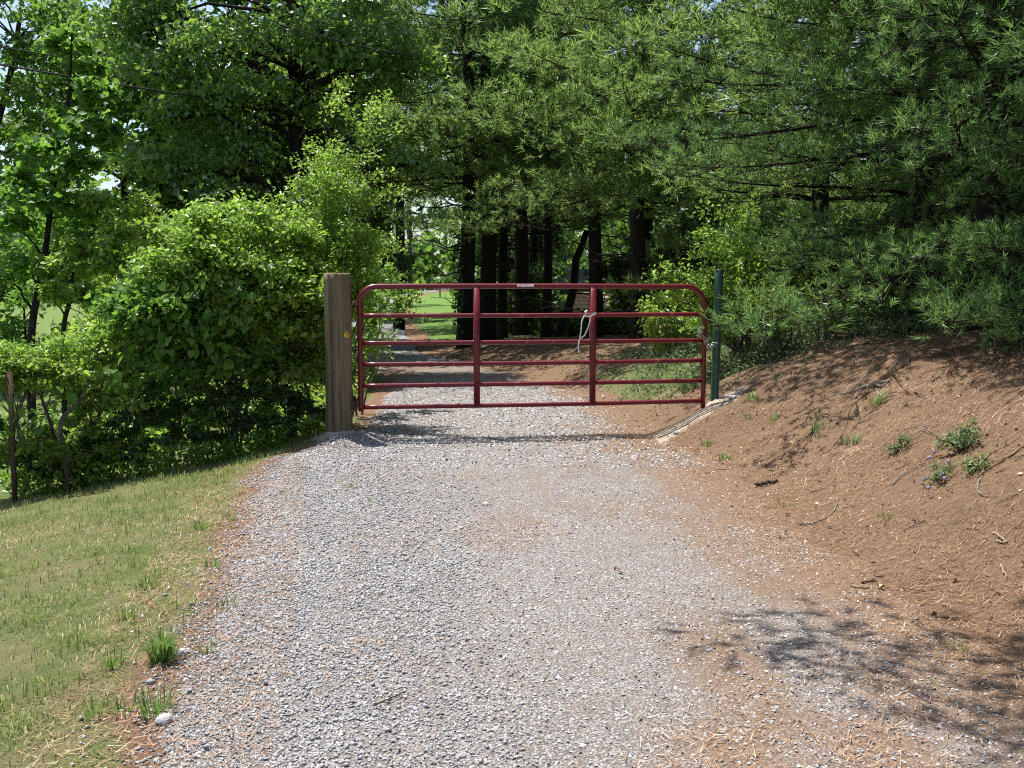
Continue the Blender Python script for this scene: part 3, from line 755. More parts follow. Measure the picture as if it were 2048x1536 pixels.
def pine(name, label, base, height, r0, zmin, reach, seed, tuft=0.12, needles=20, wid=0.004, gap=0.45, nb=5, step2=0.22, stept=0.09, group='white pines along the bank', mat='pine_leaf',
         zdetail=99, dead=8, lean=(0, 0), keep=None, rise=0.0, bark='bark', dens=1.7, lats=1.0, taper=1.15, puff=0.0, npuff=15, front=None):
    rng = rs(seed); base = np.asarray(base, float)
    o = root(name, tuple(base), label, 'tree', group)
    hz = np.linspace(-0.15, height, 14)
    tp = np.stack([lean[0] * hz / height + 0.05 * np.sin(hz * 0.7 + seed), lean[1] * hz / height + 0.04 * np.cos(hz * 0.9 + seed), hz], -1)
    rad = r0 * np.clip(1 - hz / height, 0.03, 1) ** 0.8; rad[0] *= 1.25; rad[1] *= 1.05
    mb = MB(); mb.tube(tp, rad, 12)
    trunk_at = lambda h: np.array([np.interp(h, hz, tp[:, k]) for k in range(3)])
    Cs = []; As = []; Ss = []
    for _ in range(dead):
        h = rng.uniform(0.5, zmin + 0.4); az = rng.uniform(0, 2 * math.pi); L = reach * rng.uniform(0.25, 0.6)
        d = np.array([math.cos(az), math.sin(az), rng.uniform(-0.15, 0.25)]); a = trunk_at(h)
        p = branch_path(a, a + d * L, rng, -0.05)
        mb.tube(p, np.linspace(0.022, 0.005, len(p)), 4, False)
        for q in range(4):
            k = rng.integers(2, len(p)); e = p[k] + norm(rng.normal(size=3) * [1, 1, 0.4] + d) * rng.uniform(0.2, 0.5) * L * 0.5
            mb.sticks(p[k][None], e[None], 0.008, 0.003)
    h = zmin
    while h < height - 0.2:
        f = (h - zmin) / (height - zmin)
        a0 = rng.uniform(0, 2 * math.pi)
        azs = [a0 + b * 2 * math.pi / nb + rng.normal() * 0.25 for b in range(nb)]
        if front is not None and front[0] < base[2] + h < front[1]: azs += [-math.pi / 2 + rng.uniform(-0.75, 0.35) for _ in range(front[2])]
        for az in azs:
            L = (reach * (1 - f) ** taper + 0.25) * rng.uniform(0.65, 1.12) * (0.8 if f < 0.06 else 1)
            hh = h + rng.normal() * 0.1
            a = trunk_at(hh); dr = np.array([math.cos(az), math.sin(az), 0])
            if keep is not None and not (keep(base + a + dr * L) and keep(base + a + dr * L * 0.5)): continue
            s = np.linspace(0, 1, 9)
            el = 0.05 + 0.5 * f + rise + rng.normal() * 0.08
            p = a + dr * (L * s)[:, None]; p[:, 2] += L * (el * s - 0.28 * s ** 2 + 0.2 * s ** 3.5)
            sd = np.array([-dr[1], dr[0], 0]); p += sd * (L * 0.08 * rng.normal() * s ** 2)[:, None]
            mb.tube(p, np.linspace(max(0.008, 0.0085 * L), 0.003, 9), 5, False)
            far_ = base[2] + hh > zdetail
            st2 = step2 * (1.5 if far_ else 1); stt = stept * (1.6 if far_ else 1)
            if puff <= 0:
                d = np.arange(0.30 * L, L, st2); m = len(d)
                c = np.stack([np.interp(d / L, s, p[:, q]) for q in range(3)], -1)
                ang = np.where(np.arange(m) % 2, 1, -1) * rng.uniform(0.55, 1.1, m)
                d2 = dr * np.cos(ang)[:, None] + sd * np.sin(ang)[:, None]; d2[:, 2] += rng.uniform(-0.05, 0.3, m)
                l2 = np.minimum(0.38 * (L - d) + 0.24, 1.1) * rng.uniform(0.7, 1.2, m)
                e = c + d2 * l2[:, None]
                mb.sticks(c, e, 0.006, 0.003)
                nt = np.maximum(2, (l2 / stt * dens).astype(int)); w = np.repeat(np.arange(m), nt); q = rng.uniform(0.05, 1.0, len(w))[:, None] ** 0.7
                lat = rng.normal(size=(len(w), 3)) * [1, 1, 0.8] * (0.10 * (0.5 + l2[w]))[:, None] * lats; lat[:, 2] += 0.05 * lats
                Cs.append(c[w] + (e - c)[w] * q + lat); As.append(d2[w] + lat * 4 + np.array([0, 0, 0.35]) + rng.normal(size=(len(w), 3)) * 0.25)
                Ss.append(tuft * (1.5 if far_ else 1) * rng.uniform(0.75, 1.2, len(w)))
            else:
                pr = puff * (1.35 if far_ else 1)
                m = max(2, int(L * 0.8 / (pr * 0.95)))
                cen = []
                for sv in np.linspace(0.34, 0.98, m):
                    c = np.array([np.interp(sv, s, p[:, q]) for q in range(3)])
                    wl = (0.55 * (1 - sv) + 0.10) * L * 0.55
                    cen.append((c + rng.normal(size=3) * 0.2 * pr, pr * rng.uniform(0.6, 1.0)))
                    if wl > pr * 0.6:
                        for sg in (-1, 1):
                            if rng.random() < 0.85: cen.append((c + sd * sg * wl * rng.uniform(0.7, 1.3) + dr * rng.uniform(0, 0.25) + [0, 0, rng.normal() * 0.1], pr * rng.uniform(0.55, 1.05)))
                for c, r_ in cen:
                    k = int(np.argmin(((p - c) ** 2).sum(1)))
                    nt = max(5, int(npuff * (r_ / puff) ** 1.8))
                    dd = norm(rng.normal(size=(nt, 3)) + [0, 0, 0.25]); dd[:, 2] = np.where(dd[:, 2] < -0.45, -dd[:, 2], dd[:, 2])
                    tc = c + dd * r_ * rng.uniform(0.45, 1.0, (nt, 1)) * [1, 1, 0.62]
                    mb.sticks(np.vstack([p[max(k - 1, 0)][None], np.repeat(c[None], 4, 0)]), np.vstack([c[None], tc[:4]]), 0.007, 0.003)
                    Cs.append(tc); As.append(dd + dr * 0.45 + np.array([0, 0, 0.45]) + rng.normal(size=(nt, 3)) * 0.2)
                    Ss.append(tuft * (1.4 if far_ else 1) * rng.uniform(0.75, 1.2, nt))
            q = np.linspace(0.85, 1, 3)[:, None]
            Cs.append(p[-2] + (p[-1] - p[-2]) * q * 1.1); As.append(np.tile(dr + [0, 0, 0.4], (3, 1))); Ss.append(np.full(3, tuft))
        h += gap * rng.uniform(0.8, 1.2)
    obj('trunk', mb.mesh('trunk', M[bark], True), o)
    C = np.vstack(Cs); A = np.vstack(As); S = np.concatenate(Ss)
    V, T, per = needle_arrays(C, A, S, needles, wid, rng)
    ti = np.clip(0.5 * vnoise(C[:, 0] * 1.5 + seed, C[:, 2] * 1.5 + C[:, 1], 3) + 0.5 * rng.beta(2, 2, len(C)), 0, 1)
    obj('crown', mesh('crown', V, T, M[mat], False, np.repeat(ti, per)), o)
    return o


# ------------------------------------------------------------------ loose stone, needles and grass (uncountable)
def stones():
    rng = rs(101)
    def zone(n, y0, y1, fx, s0, s1, keepf):
        y = rng.uniform(y0, y1, n); x = fx(y, rng.random(n))
        k = keepf(x, y); x, y = x[k], y[k]
        return x, y, s0 + (s1 - s0) * rng.random(len(x)) ** 1.8
    def kl(x, y):
        d = x - edge_l(y); return (rng.random(len(x)) < sstep(-0.22, 0.02, d + 0.35 * (fbm(x * 2, y * 2, 71) - 0.5)) * sstep(1.75, 0.75, d + 0.9 * (fbm(x * 1.1, y * 0.6, 72) - 0.5)))
    def km(x, y):
        r = edge_r(y) - x
        return rng.random(len(x)) < sstep(-0.25, 0.45, r + 0.5 * (fbm(x * 2, y * 2, 73) - 0.5)) * (0.35 + 0.65 * sstep(0.35, 0.62, fbm(x * 1.4, y * 0.8, 74)))
    def kb(x, y):
        return rng.random(len(x)) < sstep(-0.2, 0.45, edge_r(y) - x + 0.5 * (fbm(x * 3, y * 3, 76) - 0.5)) * sstep(-0.1, 0.2, x - edge_l(y)) * sstep(19, 13, y)
    near_ = [zone(40000, 2.5, 6.0, lambda y, r: edge_l(y) - 0.25 + 2.3 * r, 0.0045, 0.012, kl),
             zone(110, 2.5, 6.0, lambda y, r: edge_l(y) - 0.4 + 1.2 * r, 0.012, 0.02, lambda x, y: np.ones(len(x), bool)),
             zone(26000, 5.7, 10.6, lambda y, r: edge_l(y) - 0.25 + 2.5 * r, 0.006, 0.0145, kl)]
    far_ = [zone(40000, 2.5, 9.8, lambda y, r: edge_l(y) + (edge_r(y) + 0.15 - edge_l(y)) * r, 0.0045, 0.0105, km),
            zone(15000, 9.0, 19.0, lambda y, r: edge_l(y) + (edge_r(y) + 0.25 - edge_l(y)) * r, 0.010, 0.020, kb)]
    zs = near_ + far_; n_near = sum(len(z[0]) for z in near_)
    x = np.concatenate([z[0] for z in zs]); y = np.concatenate([z[1] for z in zs]); s = np.concatenate([z[2] for z in zs])
    n = len(x)
    octa = np.array([(1, 0, 0), (-1, 0, 0), (0, 1, 0), (0, -1, 0), (0, 0, 1), (0, 0, -1)], float)
    V = octa[None] * rng.uniform(0.65, 1.25, (n, 6, 1)) + (rng.random((n, 6, 3)) - 0.5) * 0.75
    V *= np.stack([np.ones(n), rng.uniform(0.55, 0.95, n), rng.uniform(0.4, 0.75, n)], -1)[:, None]
    V *= s[:, None, None]
    az = rng.uniform(0, 2 * math.pi, n); tl = rng.normal(size=n) * 0.6
    ca, sa = np.cos(az), np.sin(az); ct, st = np.cos(tl), np.sin(tl)
    vx, vy, vz = V[..., 0].copy(), V[..., 1].copy(), V[..., 2].copy()
    vx, vz = vx * ct[:, None] - vz * st[:, None], vx * st[:, None] + vz * ct[:, None]
    V[..., 0] = vx * ca[:, None] - vy * sa[:, None] + x[:, None]; V[..., 1] = vx * sa[:, None] + vy * ca[:, None] + y[:, None]
    V[..., 2] = vz + (top(x, y) + s * rng.uniform(0.0, 0.5, n))[:, None]
    f = np.array([(0, 2, 4), (2, 1, 4), (1, 3, 4), (3, 0, 4), (2, 0, 5), (1, 2, 5), (3, 1, 5), (0, 3, 5)])
    Q = np.concatenate([(np.arange(n_near)[:, None, None] * 6 + f[None]).reshape(-1, 3), (np.arange(n_near, n)[:, None, None] * 6 + f[None, :4]).reshape(-1, 3)])
    ti = np.clip(rng.beta(1.8, 1.9, n) + 0.12 * (x < edge_l(y) + 0.8) * 0, 0, 1)
    obj('gravel', mesh('gravel', V.reshape(-1, 3), Q, M['stone'], False, np.repeat(ti, 6)), label='loose grey crushed stone gravel over the drive', cat='gravel', kind='stuff')
stones()

def litter():
    rng = rs(102)
    n = 140000
    y = 2.5 + 11.5 * rng.random(n) ** 1.25; t = -2.2 + 6.2 * rng.random(n)
    x = edge_r(y) + t
    k = rng.random(n) < np.where(t > 0.1, 1.0, np.clip(0.9 * sstep(-0.9, 0.1, t) + 0.35 * sstep(0.5, 0.7, fbm(x * 1.6, y * 0.9, 53)), 0, 1)) * np.where(y > 11.5, 0.5, 1)
    x, y = x[k], y[k]
    k = rng.random(len(x)) < 0.35 + 0.65 * sstep(0.36, 0.6, fbm(x * 2.4, y * 2.4, 91)); x, y = x[k], y[k]
    # a few drifts along the grass edge and over the gravel
    m = 9000; y2 = 2.5 + 7 * rng.random(m); x2 = edge_l(y2) - 0.55 + 0.9 * rng.random(m)
    m3 = 9000; y3 = 2.6 + 7.5 * rng.random(m3); x3 = edge_l(y3) + 0.5 + 3.0 * rng.random(m3); k3 = fbm(x3 * 1.6, y3 * 0.9, 53) > 0.56
    x = np.concatenate([x, x2, x3[k3]]); y = np.concatenate([y, y2, y3[k3]]); n = len(x)
    L = rng.uniform(0.02, 0.09, n); az = rng.uniform(0, 2 * math.pi, n)
    dx, dy = np.cos(az) * L * 0.5, np.sin(az) * L * 0.5
    za = top(x - dx, y - dy) + rng.uniform(0.002, 0.014, n); zb = top(x + dx, y + dy) + rng.uniform(0.002, 0.032, n)
    w = rng.uniform(0.0010, 0.0024, n); wx, wy = -np.sin(az) * w, np.cos(az) * w
    V = np.stack([np.stack([x - dx - wx, y - dy - wy, za], -1), np.stack([x - dx + wx, y - dy + wy, za], -1), np.stack([x + dx, y + dy, zb], -1)], 1)
    ti = np.clip(rng.beta(2, 1.8, n) + 0.7 * (fbm(x * 1.7, y * 1.7, 92) - 0.55), 0, 1)
    obj('pine_needles', mesh('pine_needles', V.reshape(-1, 3), np.arange(3 * n).reshape(-1, 3), M['litter'], False, np.repeat(ti, 3)), label='fallen orange brown pine needles covering the bank', cat='pine needles', kind='stuff')
litter()

def debris():
    rng = rs(112); n = 1500
    y = 2.7 + 9.5 * rng.random(n); x = edge_r(y) - 0.4 + 3.8 * rng.random(n) ** 0.9
    C = np.stack([x, y, top(x, y) + 0.008], -1); N = norm(rng.normal(size=(n, 3)) * 0.45 + [0, 0, 1])
    L = rng.uniform(0.012, 0.04, n); V, T = leaf_arrays(C, N, L, L * rng.uniform(0.25, 0.8, n), rng, 0.0, 0.3)
    obj('leaf_litter', mesh('leaf_litter', V, T, M['litter'], False, np.repeat(np.where(rng.random(n) < 0.22, 0.93, rng.uniform(0.0, 0.5, n)), 4)), label='bits of bark and pale dead leaves strewn over the needle bank', cat='litter', kind='stuff')
    m = 420; y = 2.7 + 9.5 * rng.random(m); x = edge_r(y) - 0.1 + 3.6 * rng.random(m) ** 0.9
    az = rng.uniform(0, 2 * math.pi, m); l = rng.uniform(0.03, 0.14, m) * 0.5
    A = np.stack([x - np.cos(az) * l, y - np.sin(az) * l, 0 * x], -1); B = np.stack([x + np.cos(az) * l, y + np.sin(az) * l, 0 * x], -1)
    A[:, 2] = top(A[:, 0], A[:, 1]) + 0.01; B[:, 2] = top(B[:, 0], B[:, 1]) + 0.012
    mb = MB(); mb.sticks(A, B, 0.0035, 0.002)
    obj('twig_litter', mb.mesh('twig_litter', M['twig_brown']), label='thin broken twigs strewn over the needle bank', cat='litter', kind='stuff')
debris()

def blades(x, y, z, Lg, Wd, az, bend, dirs=None):
    n = len(x)
    d = np.stack([np.cos(az), np.sin(az), np.zeros(n)], -1); s = np.stack([-np.sin(az), np.cos(az), np.zeros(n)], -1)
    b = np.stack([x, y, z], -1)
    up = np.array([0, 0, 1.0])
    m = b + d * (Lg * bend * 0.35)[:, None] + up * (Lg * 0.6)[:, None]
    t = b + d * (Lg * bend)[:, None] + up * (Lg * np.sqrt(np.clip(1 - bend ** 2, 0.05, 1)) * 0.98)[:, None]
    w = s * (Wd * 0.5)[:, None]
    V = np.stack([b - w, b + w, m + w * 0.8, m - w * 0.8, t], 1).reshape(-1, 3)
    i = np.arange(n)[:, None] * 5
    return V, (i + [0, 1, 2, 3]), (i + [3, 2, 4])

def verge():
    rng = rs(103)
    n = 92000
    y = 2.6 + 8.6 * rng.random(n) ** 1.1; t = 0.0 + 4.2 * rng.random(n) ** 1.1
    x = edge_l(y) - t
    dens = sstep(0.02, 0.5, t + 0.6 * (fbm(x * 1.4, y * 1.4, 41) - 0.5)) * (0.2 + 0.8 * sstep(0.35, 0.6, fbm(x * 4.2, y * 4.2, 81)))
    line = 9.05 + (x + 3.84) * 0.80
    k = (rng.random(n) < dens) & (x > -5.2) & (y < line + 0.3)
    x, y, t = x[k], y[k], t[k]; n = len(x)
    green = fbm(x * 1.1, y * 1.1, 82); back = sstep(5.0, 9.0, y)
    tall = sstep(0.5, 0.75, fbm(x * 5.5, y * 5.5, 84)); Lg = rng.uniform(0.015, 0.06, n) * (0.7 + 0.5 * green + 0.9 * tall); Wd = rng.uniform(0.0025, 0.006, n)
    V, Q, T = blades(x, y, ground(x, y) - 0.004, Lg, Wd, rng.uniform(0, 2 * math.pi, n), rng.uniform(0.2, 0.98, n))
    ti = np.clip(rng.beta(1.4, 1.4, n) * 1.0 + 0.9 * (0.55 - green) + 0.18 - 0.35 * tall - 0.12 * back, 0, 1)
    obj('grass', mesh('grass', V, [Q, T], M['grass_blade'], False, np.repeat(ti, 5)), label='short mown grass with dry straw blades beside the gravel', cat='grass', kind='stuff')
verge()

def tuft(name, label, c, n, Lg, spread, seed, mat='tuft_blade', group=None, lean=0.55, wid=0.007):
    rng = rs(seed); c = np.asarray(c, float)
    az = rng.uniform(0, 2 * math.pi, n); r = spread * np.sqrt(rng.random(n))
    x = r * np.cos(az); y = r * np.sin(az)
    z = top(c[0] + x, c[1] + y) - c[2] - 0.005
    V, Q, T = blades(x, y, z, Lg * rng.uniform(0.5, 1.1, n), wid * rng.uniform(0.6, 1.2, n), az + rng.normal(size=n) * 0.4, np.clip(rng.normal(lean, 0.22, n), 0.05, 0.95))
    obj(name, mesh(name, V, [Q, T], M[mat], False, np.repeat(rng.random(n), 5)), label=label, cat='grass tuft', group=group, loc=tuple(c))
tuft('grass_tuft', 'lush wide-bladed green grass tuft at the gravel edge of the lawn', G(325, 1322), 110, 0.16, 0.05, 1, wid=0.009)
tuft('grass_tuft', 'yellowish grass tuft beside the gravel below the lush one', G(312, 1428), 60, 0.12, 0.06, 2, wid=0.006)
for k, (u, v, n, L) in enumerate(((412, 1305, 16, 0.09), (455, 1215, 18, 0.1), (425, 1135, 30, 0.07), (225, 1335, 40, 0.10), (195, 1430, 30, 0.09), (255, 1240, 34, 0.10), (250, 1425, 26, 0.09), (290, 1180, 30, 0.09), (460, 1040, 36, 0.09), (400, 1060, 40, 0.09))):
    tuft('grass_tuft', 'small green grass tuft standing out of the dry verge', G(u, v), n, L, 0.045, 10 + k, group='grass tufts on the verge', wid=0.006)
for k, (u, v) in enumerate(((742, 1003), (566, 988), (705, 975))):
    tuft('weed_sprout', 'tiny green weed sprouting from the gravel', G(u, v), 14, 0.05, 0.02, 30 + k, group='weeds in the gravel', lean=0.75)
for k, (u, v, n, L, mt, lab) in enumerate(((1635, 862, 36, 0.15, 'grey_weed', 'pale spreading weed tuft on the open needle slope below the silvery branch'), (1702, 890, 44, 0.13, 'grey_weed', 'dark upright weed tuft next along from the pale spreading one'),
        (1412, 890, 34, 0.12, 'tuft_blade', 'bright weed tuft just below the concrete footing of the green post'), (1448, 920, 26, 0.10, 'tuft_blade', 'bright weed tuft at the toe of the bank near the gate'), (1502, 800, 40, 0.12, 'tuft_blade', 'leafy green weed tuft uphill of the green post foot'),
        (1495, 835, 20, 0.08, 'grey_weed', 'tiny grey weed sprig below the leafy tuft by the green post'), (1548, 840, 34, 0.10, 'tuft_blade', 'flat green weed tuft between the green post and the pale spreading tuft'), (1752, 808, 50, 0.14, 'tuft_blade', 'green weed tuft touching the underside of the silvery branch'),
        (1560, 755, 20, 0.09, 'tuft_blade', 'small weed tuft high on the bank near its weedy crest'), (1572, 1012, 16, 0.06, 'tuft_blade', 'sparse green sprig beside the short dark stick'), (1770, 1035, 16, 0.06, 'tuft_blade', 'sparse green sprig below the straight brown twig'), (1920, 1300, 16, 0.05, 'tuft_blade', 'sparse green sprig where boughs shade the edge of the gravel'))):
    tuft('weed_tuft', lab, G(u, v), n, L, 0.05, 40 + k, mt, 'weed tufts on the needle bank', 0.68, 0.007)

def leafy_weed(name, label, c, n, R, h, seed, mat='grey_weed', leaf=0.035, stems=9, group=None, cat='weed'):
    rng = rs(seed); c = np.asarray(c, float)
    o = root(name, tuple(c), label, cat, group)
    mb = MB(); C = []
    for k in range(stems):
        az = rng.uniform(0, 2 * math.pi); e = np.array([math.cos(az) * R, math.sin(az) * R, 0]) * rng.uniform(0.4, 1)
        zz = float(top(c[0] + e[0], c[1] + e[1])) - c[2]
        e[2] = max(zz, -0.1) + h * rng.uniform(0.5, 1)
        p = branch_path(np.array([0, 0, -0.01]), e, rng, 0.18, 6); mb.tube(p, np.linspace(0.004, 0.002, 6), 4, False)
        m = n // stems; q = rng.uniform(0.25, 1, m)
        C.append(np.stack([np.interp(q, np.linspace(0, 1, 6), p[:, j]) for j in range(3)], -1) + rng.normal(size=(m, 3)) * leaf * 0.6)
    obj('stem', mb.mesh('stem', M['twig_brown']), o)
    C = np.vstack(C); N = norm(rng.normal(size=C.shape) * 0.7 + [0, 0, 0.8])
    L = leaf * rng.uniform(0.6, 1.2, len(C)); V, T = leaf_arrays(C, N, L, L * 0.4, rng, 0.0)
    obj('foliage', mesh('foliage', V, T, M[mat], False, np.repeat(rng.random(len(C)), 4)), o)
    return o
leafy_weed('low_shrub', 'grey green low shrub sprawling over the shaded needle bank', G(1925, 905), 520, 0.2, 0.13, 61, leaf=0.04, stems=14)
leafy_weed('low_shrub', 'small silvery weed cushion on the needle bank beside a pale twig', G(1797, 900), 240, 0.10, 0.08, 62, leaf=0.03)
leafy_weed('low_shrub', 'green trailing weed at the foot of the grey green low shrub', G(1960, 935), 200, 0.13, 0.08, 63, 'tuft_blade', 0.035)
# purple clover-like flowers
fw = leafy_weed('flower_plant', 'low plant with small purple flower heads on the bank', G(1872, 962), 260, 0.17, 0.10, 64, 'grey_weed', 0.03, 10)
fc = np.array(fw.location)
for k, (u, v) in enumerate(((1858, 923), (1896, 931), (1885, 957), (1888, 966), (1847, 967), (1868, 910), (1856, 985))):
    g = G(u, v + 14); c = g + [0, 0, 0.07] - fc; rng = rs(70 + k)
    d = norm(rng.normal(size=(46, 3)) + [0, 0, 0.5]); V, T = leaf_arrays(c + d * 0.012, d, np.full(46, 0.016), np.full(46, 0.009), rng, -0.2)
    mb = MB(); mb.tube(np.array([g - fc - [0, 0, 0.01], c]), 0.0015, 4)
    obj('flower_stem', mb.mesh('flower_stem', M['twig_brown']), fw)
    obj('flower', mesh('flower', V, T, M['petal']), fw)

def stick(name, label, px, r0, r1, mat='twig', lift=0.012, cat='stick', twigs=()):
    def pth(px, extra=0.0):
        pts = np.array([G(u, v) for u, v in px]) + [0, 0, lift + extra]
        pts = smooth_path(pts, 5) if len(pts) > 2 else pts[0] + (pts[1] - pts[0]) * np.linspace(0, 1, 6)[:, None]
        pts[:, 2] = np.maximum(pts[:, 2], top(pts[:, 0], pts[:, 1]) + r1)
        return pts
    p = pth(px); mb = MB()
    rng = rs(len(label)); p2 = p + rng.normal(size=p.shape) * r0 * 0.35
    mb.tube(p2 - p[0], np.linspace(r0, r1, len(p)) * rng.uniform(0.85, 1.15, len(p)), 8)
    for tw in twigs:
        q = pth(tw); mb.tube(q - p[0], np.linspace(r1, r1 * 0.5, len(q)), 5)
    obj(name, mesh(name, np.vstack(mb.V), [np.vstack(mb.Q), np.vstack(mb.T)], M[mat], True), label=label, cat=cat, loc=tuple(p[0]))
stick('fallen_branch', 'curved silvery grey branch lying across the upper needle bank', [(1678, 791), (1700, 789), (1725, 779), (1750, 773), (1778, 766)], 0.008, 0.014, 'twig', 0.02, 'branch', [[(1752, 774), (1762, 777), (1773, 771)]])
stick('stick', 'short dark thick stick lying at the foot of the bank', [(1511, 974), (1532, 971), (1553, 966)], 0.016, 0.013, 'twig_brown', 0.016)
stick('stick', 'straight pale twig under the silvery branch on the bank', [(1720, 800), (1735, 790), (1750, 780)], 0.004, 0.003)
stick('stick', 'long brown bent twig reaching from the gravel up the bank', [(1592, 1051), (1620, 1050), (1645, 1041), (1668, 1024), (1676, 1000)], 0.006, 0.003, 'twig', 0.01)
stick('stick', 'straight brown twig beside the purple flowers', [(1783, 975), (1800, 958), (1825, 941), (1850, 930)], 0.006, 0.004, 'twig', 0.02)
stick('stick', 'pale twig lying over the small silvery weed cushion', [(1815, 886), (1832, 875), (1850, 861)], 0.005, 0.003, 'twig', 0.03)
stick('stick', 'thin crossing twig next to the grey green low shrub', [(1838, 862), (1862, 872), (1885, 882)], 0.004, 0.003, 'twig', 0.03)
stick('stick', 'hooked grey twig curling on the bank below the low shrub', [(1959, 962), (1955, 975), (1957, 988), (1968, 995), (1978, 997)], 0.005, 0.003, 'twig', 0.012)
stick('stick', 'long thin twig slanting past the trailing weed up the bank', [(1955, 958), (1985, 938), (2020, 916), (2050, 896)], 0.004, 0.005, 'twig_brown', 0.012)
stick('stick', 'bone-white forked stick on the open needles', [(1987, 1069), (2000, 1078), (2014, 1087)], 0.006, 0.007, 'pale_wood', 0.01, 'stick', [[(2014, 1087), (2006, 1090), (1990, 1086)]])
stick('stick', 'short yellowish split stick lower down on the needles', [(2001, 1135), (2007, 1148), (2015, 1160)], 0.006, 0.004, 'pale_wood', 0.01)
stick('bark_piece', 'dark reddish bark sliver at the edge of the gravel', [(1724, 1168), (1738, 1164), (1751, 1163)], 0.007, 0.005, 'twig_brown', 0.006, 'bark')
stick('stick', 'flat straw-coloured twig lying on gravel beside the bark sliver', [(1698, 1174), (1716, 1177), (1738, 1178)], 0.004, 0.005, 'pale_wood', 0.005)
stick('stick', 'reddish thin twig resting on the coarse gravel', [(748, 1420), (765, 1413), (785, 1405), (808, 1395)], 0.0035, 0.002, 'twig_brown', 0.016)
stick('stick', 'pale twig lying by the hedge foot beside the wooden post', [(620, 822), (632, 830), (647, 838)], 0.006, 0.004, 'pale_wood', 0.05)

def flat_leaf(name, label, c, L, W, mat, az, seed):
    rng = rs(seed); n = 7; V = []
    for k in range(n):
        f = k / (n - 1); w = W * math.sin(math.pi * min(0.97, f * 0.9 + 0.05)) * (1 + 0.3 * math.sin(f * 14))
        V += [(f * L, -w, 0.01 + 0.012 * math.sin(f * 5)), (f * L, 0, 0.004 + 0.014 * math.sin(f * 5)), (f * L, w, 0.013 + 0.016 * math.sin(f * 4 + 1))]
    Q = [(3 * k + j, 3 * k + 3 + j, 3 * k + 4 + j, 3 * k + 1 + j) for k in range(n - 1) for j in (0, 1)]
    o = obj(name, mesh(name, np.array(V), np.array(Q), M[mat], True), label=label, cat='leaf', loc=tuple(c + [0, 0, 0.006])); o.rotation_euler = (0.15, 0, az)
flat_leaf('fallen_leaf', 'curled pale yellow dead leaf on the needles by the gravel', G(1756, 1180), 0.055, 0.02, 'dry_leaf', 0.9, 1)
flat_leaf('fallen_leaf', 'crumpled brown dead leaf on the lawn near the lush tuft', G(292, 1216), 0.06, 0.022, 'brown_leaf', 0.2, 2)
flat_leaf('fallen_leaf', 'dark red scrap of leaf on the driveway', G(1228, 1147), 0.05, 0.012, 'brown_leaf', 0.1, 3)

def big_stone(label, c, s, seed):
    rng = rs(seed)
    import bmesh
    bm = bmesh.new(); bmesh.ops.create_icosphere(bm, subdivisions=2, radius=1)
    for v in bm.verts:
        d = v.co.copy(); k = 1 + 0.5 * (vnoise(d.x * 1.7 + seed, d.y * 1.7 + d.z, seed) - 0.5)
        v.co = Vector((d.x * s[0] * k, d.y * s[1] * k, d.z * s[2] * k))
    me = bpy.data.meshes.new('stone'); bm.to_mesh(me); bm.free(); me.materials.append(M['stone'])
    at = me.attributes.new('tint', 'FLOAT', 'POINT'); at.data.foreach_set('value', np.full(len(me.vertices), rng.uniform(0.25, 0.7), np.float32))
    obj('stone', me, label=label, cat='stone', loc=tuple(np.asarray(c) + [0, 0, s[2] * 0.4])).rotation_euler = (0.1, 0.1, rng.uniform(0, 3))
for k, (u, v, s, lab) in enumerate(((367, 1308, 0.028, 'dark stone touching the lush grass tuft'), (330, 1445, 0.04, 'flat grey stone at the ragged gravel edge'), (1465, 797, 0.05, 'rounded stone beside the foot of the green post'),
                                    (1352, 868, 0.035, 'pale lump on the spoil under the latch end of the gate'), (972, 1010, 0.03, 'dark flat stone alone in the middle of the drive'), (1585, 672, 0.08, 'white stone among the weeds up the bank'), (1465, 705, 0.07, 'pinkish stone behind the green post'))):
    big_stone(lab, G(u, v), (s, s * 0.8, s * 0.55), 5 + k)

# ------------------------------------------------------------------ weeds behind the gate and undergrowth at the hedge foot
def ground_cover(name, label, cat, pts, leaf, mat, seed, h, asp=0.45, shape='leaf'):
    rng = rs(seed); x, y = pts; n = len(x)
    z = top(x, y) + h * rng.random(n) ** 1.2
    C = np.stack([x, y, z], -1); N = norm(rng.normal(size=(n, 3)) * 0.75 + [0, 0, 0.7])
    L = leaf * rng.uniform(0.5, 1.3, n); V, T = leaf_arrays(C, N, L, L * asp, rng, -0.1)
    ti = np.clip(rng.beta(2, 2, n) * 0.7 + 0.5 * (fbm(x * 2, y * 2, seed) - 0.3), 0, 1)
    obj(name, mesh(name, V, T, M[mat], False, np.repeat(ti, 4)), label=label, cat=cat, kind='stuff')
rng = rs(201)
n = 34000; y = rng.uniform(11.9, 19.0, n); t = rng.uniform(0.05, 3.6, n); x = edge_r(y) + t
k = rng.random(n) < sstep(0.36, 0.58, fbm(x * 1.7, y * 1.7, 42)) * np.exp(-((y - 14.4 - 0.25 * t) / 2.2) ** 2) * sstep(0.0, 0.7, t)
ground_cover('weeds', 'low grey green weeds covering the bank behind the gate', 'weeds', (x[k], y[k]), 0.055, 'grey_weed', 202, 0.22)
n = 15000; y = rng.uniform(11.5, 13.4, n); x = edge_r(y) + rng.uniform(0.7, 3.4, n)
k = rng.random(n) < sstep(0.40, 0.6, fbm(x * 1.9, y * 1.9, 44)) * sstep(11.4, 12.1, y - 0.12 * (x - 2.4))
ground_cover('weeds', 'green tangled weeds on the bank crest behind the steel post', 'weeds', (x[k], y[k]), 0.05, 'grey_weed', 203, 0.22)
